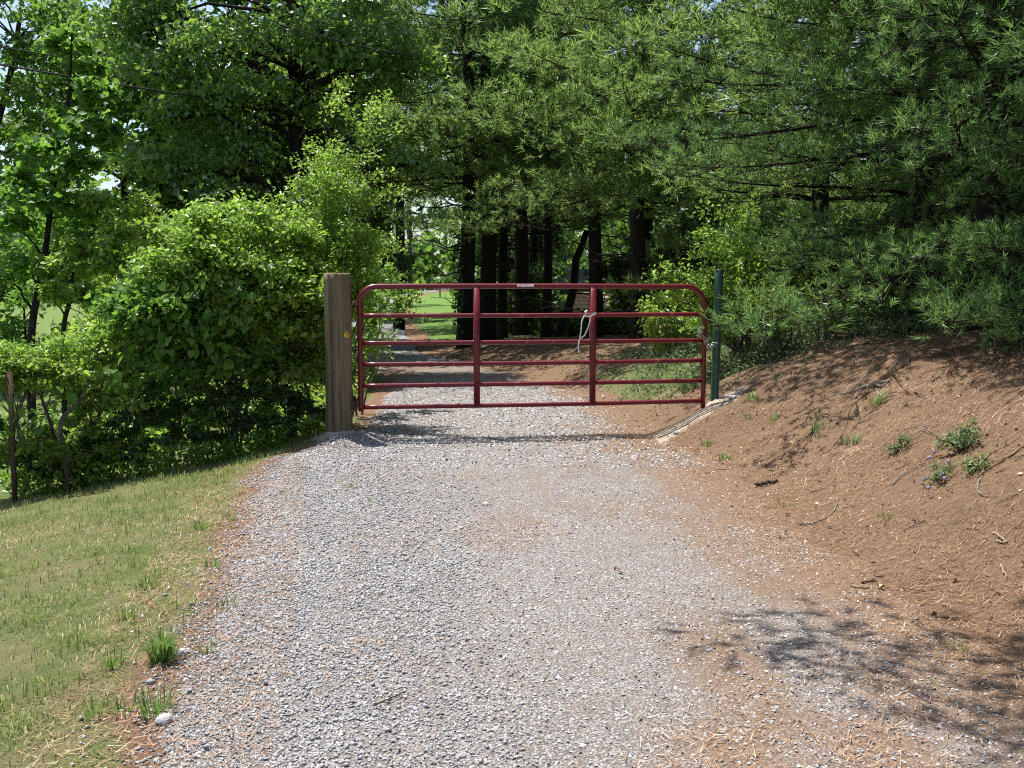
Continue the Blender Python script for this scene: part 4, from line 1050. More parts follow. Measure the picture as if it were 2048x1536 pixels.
n = 7000; s = rng.random(n); s = s[vnoise(s * 22, s * 0 + 2, 5) > rng.random(n) * 0.8]; n = len(s); lx = -1.95 - 2.4 * s + rng.normal(size=n) * 0.05; ly = 10.62 - 1.6 * s + np.abs(rng.normal(size=n)) * 0.4 + 0.12 * vnoise(s * 14, s * 0, 9)
ground_cover('undergrowth', 'dark leafy undergrowth along the foot of the hedge', 'undergrowth', (lx, ly), 0.06, 'shrub_leaf', 204, 0.22, 0.6)
n = 5000; y = rng.uniform(11.5, 20, n); x = edge_l(y) - rng.uniform(0.25, 1.4, n)
ground_cover('undergrowth', 'green weeds along the drive behind the wooden post', 'undergrowth', (x, y), 0.07, 'shrub_leaf', 205, 0.3, 0.6)

n = 16000; s = rng.random(n); d = rng.random(n) ** 0.8 * 4.0; lx = -1.9 - 3.6 * s - 0.35 * d; ly = 10.9 - 1.6 * s + d
k = rng.random(n) < sstep(0.35, 0.6, fbm(lx * 1.6, ly * 1.6, 47)) * np.where(s > 0.45, 0.55, 1.0)
ground_cover('undergrowth', 'tall bright weeds at the field edge behind the fence', 'undergrowth', (lx[k], ly[k]), 0.085, 'bright_leaf', 206, 0.55, 0.5)
# ------------------------------------------------------------------ hedge tangle at the wire fence
def HY(u): # depth of the hedge line at a photograph column
    k = (u - U0) / F
    return (1.75 + 1.344 * 10.9) / (1.344 - k)
def hc(u, v, R, d=0.45):
    return (P(u, v, HY(u) + d), R)
hed = 'shrubs tangled over the wire fence'
def hshrub(label, basepx, clumps, dens, seed, mat='shrub_leaf', leaf=(0.058, 0.6), sub=26):
    b = P(basepx[0], basepx[1], HY(basepx[0]) + basepx[2]); b[2] = float(ground(b[0], b[1])) - 0.05
    c0 = np.mean([c for c, R in clumps], 0); tp = b + (c0 - b) * 0.75
    broadleaf('shrub', label, 'shrub', [b, (b + tp) / 2 + [0.08, 0.05, 0], tp], 0.028, 0.012, clumps, dens, leaf, mat, seed, hed, 'bark_grey', sub, 0.34, 0.8, 0.35, crown='foliage')
def fill(u0, u1, n, seed, dark=0):
    rng = rs(seed); out = []
    while len(out) < n:
        u = rng.uniform(u0, u1); c = np.interp(u, [200, 260, 330, 400, 470, 560, 620, 650], [660, 600, 530, 450, 430, 430, 480, 520])
        v = rng.uniform(c + 45, 845)
        if u < 330 and v > 760: continue
        out.append(hc(u, v, rng.uniform(0.17, 0.25), rng.uniform(0.15, 0.75)))
    return out
hshrub('tall arching leafy shrub forming the crest of the hedge', (450, 860, 0.7), [hc(430, 455, 0.36, 0.7), hc(500, 450, 0.36, 0.8), hc(560, 470, 0.34, 0.7), hc(380, 490, 0.32, 0.6), hc(330, 540, 0.3, 0.5), hc(450, 540, 0.34, 0.4), hc(540, 550, 0.34, 0.4), hc(390, 560, 0.3, 0.35), hc(600, 500, 0.3, 0.8), hc(480, 620, 0.32, 0.35)] + fill(390, 530, 16, 331), 13000, 301, 'bright_leaf')
hshrub('dense leafy shrub in the hedge leaning towards the wooden post', (610, 850, 0.6), [hc(600, 600, 0.32, 0.35), hc(640, 560, 0.26, 0.55), hc(565, 650, 0.28, 0.3), hc(620, 680, 0.26, 0.3), hc(590, 740, 0.26, 0.35), hc(640, 640, 0.22, 0.35), hc(545, 590, 0.26, 0.4)] + fill(520, 655, 16, 332), 8000, 302, 'shrub_leaf', (0.078, 0.6))
hshrub('broad low shrub filling the middle of the hedge above the curved vine stem', (330, 880, 0.6), [hc(300, 610, 0.3, 0.5), hc(350, 640, 0.3, 0.4), hc(410, 660, 0.32, 0.35), hc(270, 660, 0.26, 0.4), hc(330, 720, 0.26, 0.4), hc(430, 740, 0.28, 0.4), hc(500, 720, 0.3, 0.4), hc(240, 620, 0.26, 0.6)] + fill(240, 400, 16, 333), 9500, 303, 'maple_leaf', (0.07, 0.7))
hshrub('low yellow green shrub draped over the fence beside the thin metal post', (90, 900, 0.5), [hc(20, 730, 0.26, 0.35), hc(80, 725, 0.26, 0.35), hc(140, 705, 0.26, 0.4), hc(195, 690, 0.24, 0.4), hc(60, 770, 0.18, 0.3), hc(-30, 740, 0.26, 0.4)], 15000, 304, 'bright_leaf', (0.045, 0.55))
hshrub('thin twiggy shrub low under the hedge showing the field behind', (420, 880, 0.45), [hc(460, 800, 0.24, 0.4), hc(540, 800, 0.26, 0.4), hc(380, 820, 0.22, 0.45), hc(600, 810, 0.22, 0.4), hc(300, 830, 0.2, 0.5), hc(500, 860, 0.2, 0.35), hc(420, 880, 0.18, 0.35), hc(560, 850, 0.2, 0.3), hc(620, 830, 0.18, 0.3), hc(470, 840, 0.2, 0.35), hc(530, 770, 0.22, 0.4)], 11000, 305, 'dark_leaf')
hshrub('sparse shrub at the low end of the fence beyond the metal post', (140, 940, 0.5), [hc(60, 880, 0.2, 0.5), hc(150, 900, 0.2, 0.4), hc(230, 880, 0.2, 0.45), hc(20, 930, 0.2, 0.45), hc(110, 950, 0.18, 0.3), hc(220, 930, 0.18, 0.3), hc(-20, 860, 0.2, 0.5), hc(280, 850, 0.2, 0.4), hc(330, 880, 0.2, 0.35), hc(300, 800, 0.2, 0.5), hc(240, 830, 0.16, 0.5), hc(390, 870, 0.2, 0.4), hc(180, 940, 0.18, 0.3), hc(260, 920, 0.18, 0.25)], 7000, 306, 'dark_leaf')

def fill_left(u0, u1, n, seed):
    rng = rs(seed); out = []
    while len(out) < n:
        u = rng.uniform(u0, u1); v = rng.uniform(np.interp(u, [-60, 100, 200, 300], [730, 715, 680, 620]), np.interp(u, [-60, 330], [985, 900]))
        if 790 < v < 900 and u < 130 and rng.random() < 0.75: continue
        out.append(hc(u, v, rng.uniform(0.13, 0.2), rng.uniform(0.1, 0.6)))
    return out
hshrub('tangled climbing growth filling the fence around the hooked stem', (180, 930, 0.5), fill_left(90, 300, 26, 341), 11000, 342)
hshrub('tangled growth hanging over the fence at its low end', (40, 950, 0.5), fill_left(-60, 110, 18, 343), 10000, 344, 'shrub_leaf', (0.05, 0.6))
# tall shrub of upright leafy shoots behind the wooden post
def shoot_shrub(name, label, base, tips, seed, leaf=0.05, per=300, mat='bright_leaf', spread=0.085, asp=0.5, droop=0.1, cat='shrub', rad=0.012, side=9):
    rng = rs(seed); base = np.asarray(base, float)
    o = root(name, tuple(base), label, cat)
    mb = MB(); C = []; N = []
    for tpx in tips:
        e = np.asarray(tpx, float) - base
        p = branch_path(rng.normal(size=3) * [0.08, 0.08, 0], e, rng, 0.1, 9)
        p[:, :2] += (e[:2] * 0.0)
        mb.tube(p, np.linspace(rad, 0.003, 9), 5, False)
        tt = np.linspace(0, 1, 9); Ltot = np.linalg.norm(e)
        for q in range(side):
            f = rng.uniform(0.3, 0.97); c = np.array([np.interp(f, tt, p[:, j]) for j in range(3)])
            d = norm(rng.normal(size=3) * [1, 1, 0.5] + [0, 0, 0.55]); l = (0.10 + 0.30 * (1 - f)) * Ltot * rng.uniform(0.5, 1.0)
            mb.tube(np.array([c, c + d * l * 0.5, c + d * l]), [0.004, 0.003, 0.002], 3, False)
            m = int(per * l / 0.5) + 6; g = rng.random(m)[:, None]
            C.append(c + d * l * g + rng.normal(size=(m, 3)) * spread * 0.55)
        m = per // 3; g = rng.uniform(0.4, 1.0, m)
        C.append(np.stack([np.interp(g, tt, p[:, j]) for j in range(3)], -1) + rng.normal(size=(m, 3)) * spread * 0.5)
    obj('stem', mb.mesh('stem', M['bark_grey'], True), o)
    C = np.vstack(C); n = len(C); N = norm(rng.normal(size=(n, 3)) * 0.75 + [0, 0, 0.7])
    L = leaf * rng.uniform(0.6, 1.25, n); V, T = leaf_arrays(C, N, L, L * asp, rng, droop)
    obj('foliage', mesh('foliage', V, T, M[mat], False, np.repeat(rng.beta(2, 2, n), 4)), o)
    return o
sb = P(675, 850, 11.9); sb[2] = float(ground(sb[0], sb[1]))
shoot_shrub('shrub', 'tall bright green shrub with upright leafy shoots behind the wooden post', sb,
            [P(650, 205, 12.0), P(668, 182, 12.2), P(740, 205, 11.8), P(690, 260, 12.1), P(612, 300, 11.8), P(715, 330, 12.0), P(772, 345, 11.8), P(610, 400, 11.7), P(660, 350, 11.6), P(735, 440, 11.7), P(640, 450, 11.6), P(700, 440, 11.5), P(745, 520, 11.6), P(690, 520, 11.4), P(655, 290, 12.1)], 311, 0.05, 120, side=11)
sb = P(715, 760, 13.0); sb[2] = float(ground(sb[0], sb[1]))
shoot_shrub('shrub', 'leafy shrub overhanging the drive between wooden post and lane', sb,
            [P(745, 560, 12.8), P(800, 550, 13.2), P(835, 562, 13.6), P(712, 590, 12.6), P(715, 545, 12.6), P(780, 540, 13.4)], 312, 0.075, 50, 'maple_leaf', 0.07, 0.7, 0.3, side=5)

sb = P(470, 850, HY(470) + 0.6); sb[2] = float(ground(sb[0], sb[1]))
shoot_shrub('shrub', 'arching yellow green shoots sprouting from the crest of the hedge', sb,
            [P(u, v, HY(u) + d) for u, v, d in ((300, 545, 0.6), (340, 470, 0.6), (385, 415, 0.7), (415, 390, 0.8), (450, 400, 0.6), (490, 392, 0.8), (535, 380, 0.8), (575, 392, 0.8), (610, 430, 0.7), (515, 430, 0.5), (360, 500, 0.45), (270, 590, 0.5), (555, 470, 0.4))], 313, 0.062, 60, side=6)
# climbing vine with large heart-shaped leaves over the hedge front
def heart():
    pts = [(0, 0), (0.20, 0.13), (0.42, 0.05), (0.5, -0.2), (0.42, -0.5), (0.22, -0.82), (0, -1.05)]
    V = [(0, 0.0, 0), (0, -0.5, 0.0), (0, -1.05, -0.05)]
    R_ = [(x, y + 0.0, 0.10 * x + 0.03 * math.sin(y * 5)) for x, y in pts[1:-1]]; L_ = [(-x, y, z) for x, y, z in R_]
    V = [(0, 0, 0.0), (0, -1.05, -0.06), (0, -0.45, -0.02)] + R_ + L_
    nr = len(R_)
    T = [(2, 0, 3)] + [(2, 3 + k, 4 + k) for k in range(nr - 1)] + [(2, 2 + nr, 1)]
    T += [(2, 3 + nr, 0)] + [(2, 4 + nr + k, 3 + nr + k) for k in range(nr - 1)] + [(2, 1, 2 + 2 * nr)]
    return np.array(V), np.array([t[::-1] for t in T])
HV, HT = heart()
hl = [mesh('leaf', HV * [1, 1, s], HT, M['vine_leaf'], True, np.full(len(HV), t)) for s, t in ((1, 0.1), (0.4, 0.35), (1.4, 0.6), (0.8, 0.95))]
def vine(label, strands, nleaf, seed, size=(0.05, 0.095)):
    rng = rs(seed)
    p0 = strands[0][0]; o = root('climbing_vine', tuple(p0), label, 'vine', 'heart-leaved vines on the hedge')
    mb = MB(); ps = []
    for st in strands:
        p = smooth_path(st, 6); mb.tube(p - p0, np.linspace(0.007, 0.003, len(p)), 5, False); ps.append(p)
    obj('stem', mb.mesh('stem', M['twig_brown'], True), o)
    for k in range(nleaf):
        p = ps[rng.integers(len(ps))]; c = p[rng.integers(len(p) // 6, len(p))] + rng.normal(size=3) * [0.06, 0.03, 0.05]
        l = bpy.data.objects.new('leaf', hl[rng.integers(4)]); col.objects.link(l); l.parent = o
        s = rng.uniform(*size); l.scale = (s, s, s); l.location = tuple(c - p0)
        l.rotation_euler = (rng.uniform(0.5, 1.35), rng.normal() * 0.3, rng.normal() * 0.6)
def hv(u, v, d=0.02): return P(u, v, HY(u) + d)
vine('vine with large heart-shaped leaves hanging over the middle of the hedge', [[hv(350, 700, 0.15), hv(345, 640, 0.05), hv(380, 590, 0.05), hv(430, 560, 0.1)], [hv(380, 740, 0.1), hv(370, 680, 0.02), hv(350, 620, 0.05), hv(320, 580, 0.1)], [hv(300, 760, 0.15), hv(320, 700, 0.05), hv(340, 660, 0.0)]], 80, 321)
vine('vine with large heart-shaped leaves trailing down the hedge near the post', [[hv(440, 780, 0.15), hv(440, 720, 0.02), hv(425, 660, 0.0), hv(410, 620, 0.05)], [hv(520, 700, 0.1), hv(500, 640, 0.02), hv(480, 600, 0.05), hv(470, 560, 0.1)], [hv(560, 560, 0.1), hv(520, 540, 0.1), hv(480, 520, 0.15)]], 90, 322)
vine('vine with heart-shaped leaves climbing the curved stem by the fence', [[hv(75, 900, 0.15), hv(80, 850, 0.05), hv(110, 800, 0.02), hv(160, 760, 0.05)], [hv(45, 900, 0.1), hv(35, 860, 0.05), hv(20, 800, 0.1)], [hv(200, 800, 0.1), hv(210, 760, 0.05), hv(250, 720, 0.05)]], 40, 323)

# curved woody stem and fence
p = smooth_path([hv(132, 900, 0.1), hv(124, 880, 0.1), hv(120, 858, 0.08), hv(126, 836, 0.08), hv(145, 815, 0.1), hv(165, 795, 0.1), hv(175, 765, 0.12), hv(184, 735, 0.2), hv(200, 700, 0.3)], 6)
p[0, 2] = float(ground(p[0, 0], p[0, 1])) - 0.02
mb = MB(); mb.tube(p - p[0], np.linspace(0.024, 0.016, len(p)), 9)
o = root('woody_vine', tuple(p[0]), 'hooked dark woody vine stem rising through the fence', 'vine')
obj('stem', mb.mesh('stem', M['bark_grey'], True), o)
p2 = smooth_path([p[20], hv(158, 858, 0.1), hv(180, 862, 0.12)], 5); mb = MB(); mb.tube(p2 - p[0], np.linspace(0.008, 0.004, len(p2)), 6); obj('side_shoot', mb.mesh('side_shoot', M['bark_grey'], True), o)
fb = hv(28, 952, 0.05); fb[2] = float(ground(fb[0], fb[1]))
fence = root('wire_fence', tuple(fb), 'rusty wire fence on thin dark metal posts under the hedge', 'fence')
fe = np.array([POST[0] - 0.03, POST[1] + 0.2, float(ground(POST[0] - 0.03, POST[1] + 0.2))])
fs = fb + (fb - fe) * 0.9; fs[2] = float(ground(fs[0], fs[1]))
for q in (fb, fe, fs):
    q = np.array([q[0], q[1], float(ground(q[0], q[1]))]) - fb
    mb = MB(); mb.box(q + [-0.018, -0.018, -0.2], q + [0.018, 0.018, 1.12], 0.005); mb.box(q + [-0.022, -0.006, 0.9], q + [0.022, 0.0245, 0.93])
    obj('fence_post', mb.mesh('fence_post', M['rust']), fence)
for k, hh in enumerate((0.12, 0.3, 0.5, 0.72, 0.98)):
    pts = []
    for f in np.linspace(-0.9, 1, 26):
        q = fb + (fe - fb) * f; pts.append([q[0] - fb[0], q[1] - fb[1], float(ground(q[0], q[1])) + hh - fb[2]])
    mb = MB(); mb.tube(pts, 0.0022, 4); obj('wire', mb.mesh('wire', M['rust']), fence)

# ------------------------------------------------------------------ broadleaf trees on the left
rng = rs(401)
b = P(585, 700, 19.6); b[2] = float(ground(b[0], b[1])) - 0.1
tp = [b, P(592, 420, 19.6), P(590, 200, 19.6), P(585, 0, 19.7), P(578, -150, 19.8), P(580, -280, 19.8)]
cl = rand_clumps(P(520, 30, 19.6), (3.1, 1.4, 2.8), 40, (0.5, 0.85), rng, 3.6)
cl += [(P(u, v, Y), R) for u, v, Y, R in ((800, 330, 19.0, 0.43), (850, 345, 19.2, 0.38), (760, 290, 19.2, 0.43), (700, 250, 19.4, 0.50), (890, 350, 19.3, 0.28), (260, 320, 19.0, 0.62), (330, 340, 18.8, 0.62), (420, 330, 18.8, 0.56), (500, 320, 18.8, 0.56), (350, 240, 18.6, 0.62), (450, 200, 18.5, 0.62), (300, 150, 18.8, 0.62), (400, 110, 18.5, 0.62), (520, 180, 18.3, 0.50), (700, 130, 18.6, 0.62), (650, 60, 18.4, 0.62), (770, 90, 19.0, 0.62), (770, 190, 19.2, 0.44))]
broadleaf('oak_tree', 'tall oak with glossy dark green leaves above the hedge', 'tree', tp, 0.16, 0.05, cl, 1600, (0.125, 0.5), 'oak_leaf', 402, None, 'bark', 22, 0.42, 0.45, 0.35, 0.4, 1.0)
rng = rs(403)
b = P(58, 690, 13.2); b[2] = float(ground(b[0], b[1])) - 0.1
tp = [b, P(62, 680, 13.2), P(88, 520, 13.3), P(112, 340, 13.4), P(136, 200, 13.4), P(145, 60, 13.5)]
cl = [(P(u, v, Y), R) for u, v, Y, R in ((170, 190, 13.2, 0.3), (210, 200, 13.4, 0.28), (120, 230, 13.1, 0.26), (180, 270, 13.0, 0.32), (90, 310, 13.2, 0.3), (150, 340, 13.0, 0.3), (60, 380, 13.2, 0.3), (220, 290, 13.2, 0.28), (110, 420, 13.0, 0.3), (40, 460, 13.2, 0.3), (160, 430, 13.3, 0.3), (60, 540, 13.1, 0.28), (20, 560, 13.3, 0.3), (130, 500, 13.1, 0.28), (150, 100, 13.5, 0.3), (190, 140, 13.6, 0.24))]
broadleaf('young_tree', 'slender leaning young tree with light green leaves near the fence', 'tree', tp, 0.055, 0.012, cl, 3800, (0.11, 0.75), 'maple_leaf', 404, None, 'bark', 12, 0.36, 0.9, 0.3)
b = P(125, 690, 12.6); b[2] = float(ground(b[0], b[1])) - 0.1
cl = [(P(u, v, Y), R) for u, v, Y, R in ((150, 520, 12.6, 0.26), (200, 540, 12.7, 0.28), (250, 540, 12.9, 0.28), (100, 590, 12.5, 0.22), (170, 600, 12.5, 0.22), (230, 480, 12.9, 0.3), (290, 480, 13.2, 0.32), (200, 420, 13.0, 0.3), (290, 420, 13.4, 0.3), (210, 610, 12.6, 0.2))]
broadleaf('young_tree', 'small understorey tree with dark leafy twigs behind the hedge', 'tree', [b, P(126, 680, 12.6), P(140, 600, 12.6), P(148, 540, 12.6), P(180, 470, 12.8)], 0.035, 0.012, cl, 7000, (0.08, 0.6), 'shrub_leaf', 405, None, 'bark', 12, 0.36)
rng = rs(406)
b = P(-60, 700, 24); b[2] = float(ground(b[0], b[1])) - 0.1
cl = rand_clumps(P(-40, 60, 24), (2.1, 2.0, 3.0), 26, (0.45, 0.75), rng, 3.0)
cl += [(P(u, v, 22), R) for u, v, R in ((60, 40, 0.5), (100, 110, 0.4), (30, 200, 0.5), (150, 30, 0.5), (200, 60, 0.5), (50, 330, 0.5), (0, 400, 0.6))]
broadleaf('slender_tree', 'thin-crowned tree with sky showing through beyond the young tree', 'tree', [b, P(-40, 400, 24), P(20, 150, 24), P(60, -100, 24)], 0.12, 0.03, cl, 900, (0.14, 0.6), 'far_leaf', 407, None, 'bark', 10, 0.45)
for k, (u, v, Y, hw, hh, lab) in enumerate(((310, 520, 16.5, 0.9, 0.9, 'leafy bush behind the middle of the hedge'), (175, 500, 18.5, 1.0, 1.0, 'rounded bush in the field between the young tree stems'), (40, 500, 20.5, 1.0, 0.9, 'bush at the field edge beyond the leaning young tree'), (470, 470, 17.5, 1.0, 0.8, 'dark bush behind the crest of the hedge'), (640, 500, 17.0, 0.7, 1.1, 'dark bush behind the upright shoots'), (240, 620, 15.0, 0.6, 0.6, 'low bush just behind the draped hedge end'))):
    rng = rs(460 + k); c = P(u, v, Y); b = c.copy(); b[2] = float(ground(b[0], b[1])) - 0.05
    hh2 = (c[2] + hh - b[2]) / 2
    cl = rand_clumps([c[0], c[1], b[2] + hh2], (hw, hw, hh2), 24, (0.3, 0.5), rng, b[2] + 0.1)
    broadleaf('bush', lab, 'bush', [b, b + [0.03, 0, hh2 * 0.5], b + [0, 0.05, hh2 * 1.2]], 0.04, 0.015, cl, 1500, (0.115, 0.6), ['shrub_leaf', 'maple_leaf', 'far_leaf', 'dark_leaf', 'dark_leaf', 'shrub_leaf'][k], 470 + k, 'bushes behind the hedge', 'bark', 14, 0.36, crown='foliage')
# row of trees on the far side of the lane
for k, (u, Y, h, rad, seed, lab) in enumerate(((470, 24, 8.5, (2.6, 2.2, 3.0), 1, 'bushy dark tree standing behind the oak'), (660, 29, 9.0, (2.3, 2.3, 3.4), 2, 'tall broadleaf tree at the edge of the paved lane'), (250, 27, 7.5, (2.8, 2.4, 2.6), 3, 'rounded broadleaf tree in the field behind the young tree'),
                                               (690, 44, 10, (2.8, 2.6, 3.6), 4, 'broadleaf tree shading the middle of the paved lane'), (715, 66, 11, (3.6, 3.2, 4.0), 5, 'broadleaf tree by the far bend of the lane'))):
    rng = rs(420 + seed)
    b = P(u, 640, Y); b[2] = float(ground(b[0], b[1])) - 0.1
    c = b + [0, 0, h - rad[2] * 0.9]
    cl = rand_clumps(c, rad, 34, (0.6, 1.0), rng, b[2] + 1.5)
    if Y == 24: cl += [(P(u_, v_, 23), 0.7) for u_, v_ in ((300, 470), (400, 480), (520, 480), (600, 440), (560, 520), (450, 560), (330, 540), (640, 400))]
    if Y == 29: cl += [(P(u_, v_, 27), 0.7) for u_, v_ in ((700, 500), (740, 470), (690, 560), (760, 530), (640, 520))]
    broadleaf('broadleaf_tree', lab, 'tree', [b, b + [0.1, 0, h * 0.35], b + [0.0, 0.1, h * 0.8]], 0.16, 0.05, cl, 480, (0.25, 0.65), 'dark_leaf' if k in (0, 1) else 'far_leaf', 430 + seed, 'trees along the lane', 'bark', 9, 0.42)

# ------------------------------------------------------------------ pines
def pbase(u, Y):
    b = P(u, 680, Y); b[2] = float(ground(b[0], b[1])) - 0.08; return b
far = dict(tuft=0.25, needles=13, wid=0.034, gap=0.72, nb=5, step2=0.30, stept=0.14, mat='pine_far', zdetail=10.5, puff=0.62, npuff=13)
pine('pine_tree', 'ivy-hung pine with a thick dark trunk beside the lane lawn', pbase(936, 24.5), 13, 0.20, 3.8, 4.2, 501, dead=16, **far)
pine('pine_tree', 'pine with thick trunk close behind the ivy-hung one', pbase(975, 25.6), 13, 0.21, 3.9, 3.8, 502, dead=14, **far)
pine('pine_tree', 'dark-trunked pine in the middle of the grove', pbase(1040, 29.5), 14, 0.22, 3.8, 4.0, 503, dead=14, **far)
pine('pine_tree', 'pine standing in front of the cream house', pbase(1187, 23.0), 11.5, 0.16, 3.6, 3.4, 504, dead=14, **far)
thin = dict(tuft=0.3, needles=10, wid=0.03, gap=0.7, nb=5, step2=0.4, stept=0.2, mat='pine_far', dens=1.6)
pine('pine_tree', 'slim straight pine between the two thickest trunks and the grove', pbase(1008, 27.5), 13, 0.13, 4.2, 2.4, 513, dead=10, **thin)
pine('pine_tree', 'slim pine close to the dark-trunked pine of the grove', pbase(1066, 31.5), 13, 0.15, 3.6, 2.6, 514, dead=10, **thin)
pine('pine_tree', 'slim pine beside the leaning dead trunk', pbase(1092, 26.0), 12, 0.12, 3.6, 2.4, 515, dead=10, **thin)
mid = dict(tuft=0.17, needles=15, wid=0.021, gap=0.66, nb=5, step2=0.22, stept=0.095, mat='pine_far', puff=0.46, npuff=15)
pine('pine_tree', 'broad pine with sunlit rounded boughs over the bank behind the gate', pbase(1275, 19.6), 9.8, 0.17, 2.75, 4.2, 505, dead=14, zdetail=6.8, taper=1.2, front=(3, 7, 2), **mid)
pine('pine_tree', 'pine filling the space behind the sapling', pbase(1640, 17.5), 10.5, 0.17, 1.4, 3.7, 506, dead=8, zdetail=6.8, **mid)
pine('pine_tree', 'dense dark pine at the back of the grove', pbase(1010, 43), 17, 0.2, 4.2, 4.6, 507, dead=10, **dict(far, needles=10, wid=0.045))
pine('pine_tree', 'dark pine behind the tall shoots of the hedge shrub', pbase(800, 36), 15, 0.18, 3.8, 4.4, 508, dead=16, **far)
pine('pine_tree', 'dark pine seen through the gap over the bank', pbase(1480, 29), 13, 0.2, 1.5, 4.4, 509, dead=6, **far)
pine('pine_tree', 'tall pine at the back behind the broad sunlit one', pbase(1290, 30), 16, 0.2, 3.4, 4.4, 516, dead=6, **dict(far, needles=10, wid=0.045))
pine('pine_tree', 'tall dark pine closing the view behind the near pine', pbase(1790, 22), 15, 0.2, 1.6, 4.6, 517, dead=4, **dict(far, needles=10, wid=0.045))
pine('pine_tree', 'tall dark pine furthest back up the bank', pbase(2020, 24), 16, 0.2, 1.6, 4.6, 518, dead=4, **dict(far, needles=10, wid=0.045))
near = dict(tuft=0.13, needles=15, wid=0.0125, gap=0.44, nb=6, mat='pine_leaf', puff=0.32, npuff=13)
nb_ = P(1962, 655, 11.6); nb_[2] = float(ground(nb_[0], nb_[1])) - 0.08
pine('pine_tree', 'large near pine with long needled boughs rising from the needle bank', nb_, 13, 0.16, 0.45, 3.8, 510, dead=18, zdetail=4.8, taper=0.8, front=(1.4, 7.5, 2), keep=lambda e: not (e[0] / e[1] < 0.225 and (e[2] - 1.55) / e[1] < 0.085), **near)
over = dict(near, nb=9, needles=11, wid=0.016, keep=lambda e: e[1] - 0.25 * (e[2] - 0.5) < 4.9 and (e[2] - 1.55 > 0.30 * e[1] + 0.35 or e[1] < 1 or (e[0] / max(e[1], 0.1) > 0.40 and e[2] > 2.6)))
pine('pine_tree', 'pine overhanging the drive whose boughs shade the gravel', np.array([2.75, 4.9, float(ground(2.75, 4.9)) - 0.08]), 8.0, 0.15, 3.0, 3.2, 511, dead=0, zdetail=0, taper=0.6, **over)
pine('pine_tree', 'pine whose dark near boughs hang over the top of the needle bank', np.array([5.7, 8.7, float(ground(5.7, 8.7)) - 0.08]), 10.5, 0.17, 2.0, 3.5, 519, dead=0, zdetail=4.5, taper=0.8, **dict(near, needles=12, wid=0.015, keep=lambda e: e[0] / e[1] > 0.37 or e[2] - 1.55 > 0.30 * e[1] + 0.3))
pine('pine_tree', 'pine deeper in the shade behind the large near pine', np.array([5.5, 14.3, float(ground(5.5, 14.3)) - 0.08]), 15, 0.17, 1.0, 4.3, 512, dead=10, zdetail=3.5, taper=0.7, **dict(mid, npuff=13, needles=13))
for k, (u, Y, hw, hh, lab) in enumerate(((1000, 35.0, 0.8, 1.9, 'tall dark bush added as shade between the thick trunks'), (1046, 36.0, 0.9, 2.0, 'tall dark bush added as shade deep among the grove trunks'), (1085, 34.5, 0.6, 1.9, 'tall dark bush added as shade at the near corner of the cream house'), (1275, 33.0, 0.9, 1.9, 'tall dark bush added as shade past the house window'), (960, 47.0, 1.6, 2.3, 'tall added dark bush behind the two thickest trunks'), (1040, 48.0, 2.0, 2.6, 'tall added dark bush behind the middle of the grove'), (1150, 50.0, 2.3, 2.7, 'tall added dark bush behind the cream house'), (1260, 47.0, 2.2, 2.5, 'tall added dark bush past the end of the cream house'), (1370, 40.0, 2.2, 2.2, 'added dark bush far behind the sapling'), (1020, 31.0, 1.3, 1.0, 'added dark bush deepening the shade of the grove'), (1068, 33.5, 0.6, 1.1, 'added dark bush in front of the house corner'), (1160, 29.0, 1.0, 0.22, 'low added dark bush under the house wall'), (1240, 30.0, 0.9, 0.3, 'added dark bush beneath the house window'), (1310, 24.0, 0.9, 1.2, 'added dark bush beside the cream house'), (1420, 22.0, 1.3, 1.5, 'added dark bush behind the weedy bank'), (1060, 44.0, 2.5, 1.6, 'broad added dark bush far behind the grove'))):  # dark-leaved bushes added to stand in for the deep shade of the grove
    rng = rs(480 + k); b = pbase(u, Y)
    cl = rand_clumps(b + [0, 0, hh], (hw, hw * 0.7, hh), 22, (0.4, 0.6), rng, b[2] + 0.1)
    broadleaf('bush', lab, 'bush', [b, b + [0.03, 0, hh * 0.5], b + [0, 0.05, hh * 1.2]], 0.05, 0.015, cl, 550, (0.19, 0.6), 'dark_leaf', 490 + k, 'dark bushes added as shade under the pines', 'bark', 14, 0.36, crown='foliage')
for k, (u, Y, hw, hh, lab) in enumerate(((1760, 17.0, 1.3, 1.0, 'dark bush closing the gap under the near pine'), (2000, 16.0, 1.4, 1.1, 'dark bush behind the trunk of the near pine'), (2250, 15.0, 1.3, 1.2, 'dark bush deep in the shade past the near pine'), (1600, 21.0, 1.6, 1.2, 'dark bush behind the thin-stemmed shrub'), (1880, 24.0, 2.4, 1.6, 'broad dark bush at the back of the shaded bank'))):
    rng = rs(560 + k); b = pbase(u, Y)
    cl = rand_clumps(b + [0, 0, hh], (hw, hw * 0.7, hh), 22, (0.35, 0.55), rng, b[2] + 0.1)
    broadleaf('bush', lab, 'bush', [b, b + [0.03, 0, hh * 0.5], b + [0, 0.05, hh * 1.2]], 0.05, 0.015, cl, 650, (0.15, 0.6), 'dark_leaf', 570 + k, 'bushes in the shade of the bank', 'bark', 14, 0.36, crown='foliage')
# small leaning dead trunk before the house
a_ = pbase(1118, 27); e_ = P(1150, 540, 27.6)
mb = MB(); mb.tube(branch_path(a_, e_ + [0.3, 0, 1.0], rs(9), 0.02, 7) - a_, np.linspace(0.13, 0.08, 7), 9)
o = root('leaning_trunk', tuple(a_), 'dark leaning dead trunk in front of the cream house', 'tree trunk'); obj('trunk', mb.mesh('trunk', M['bark'], True), o)
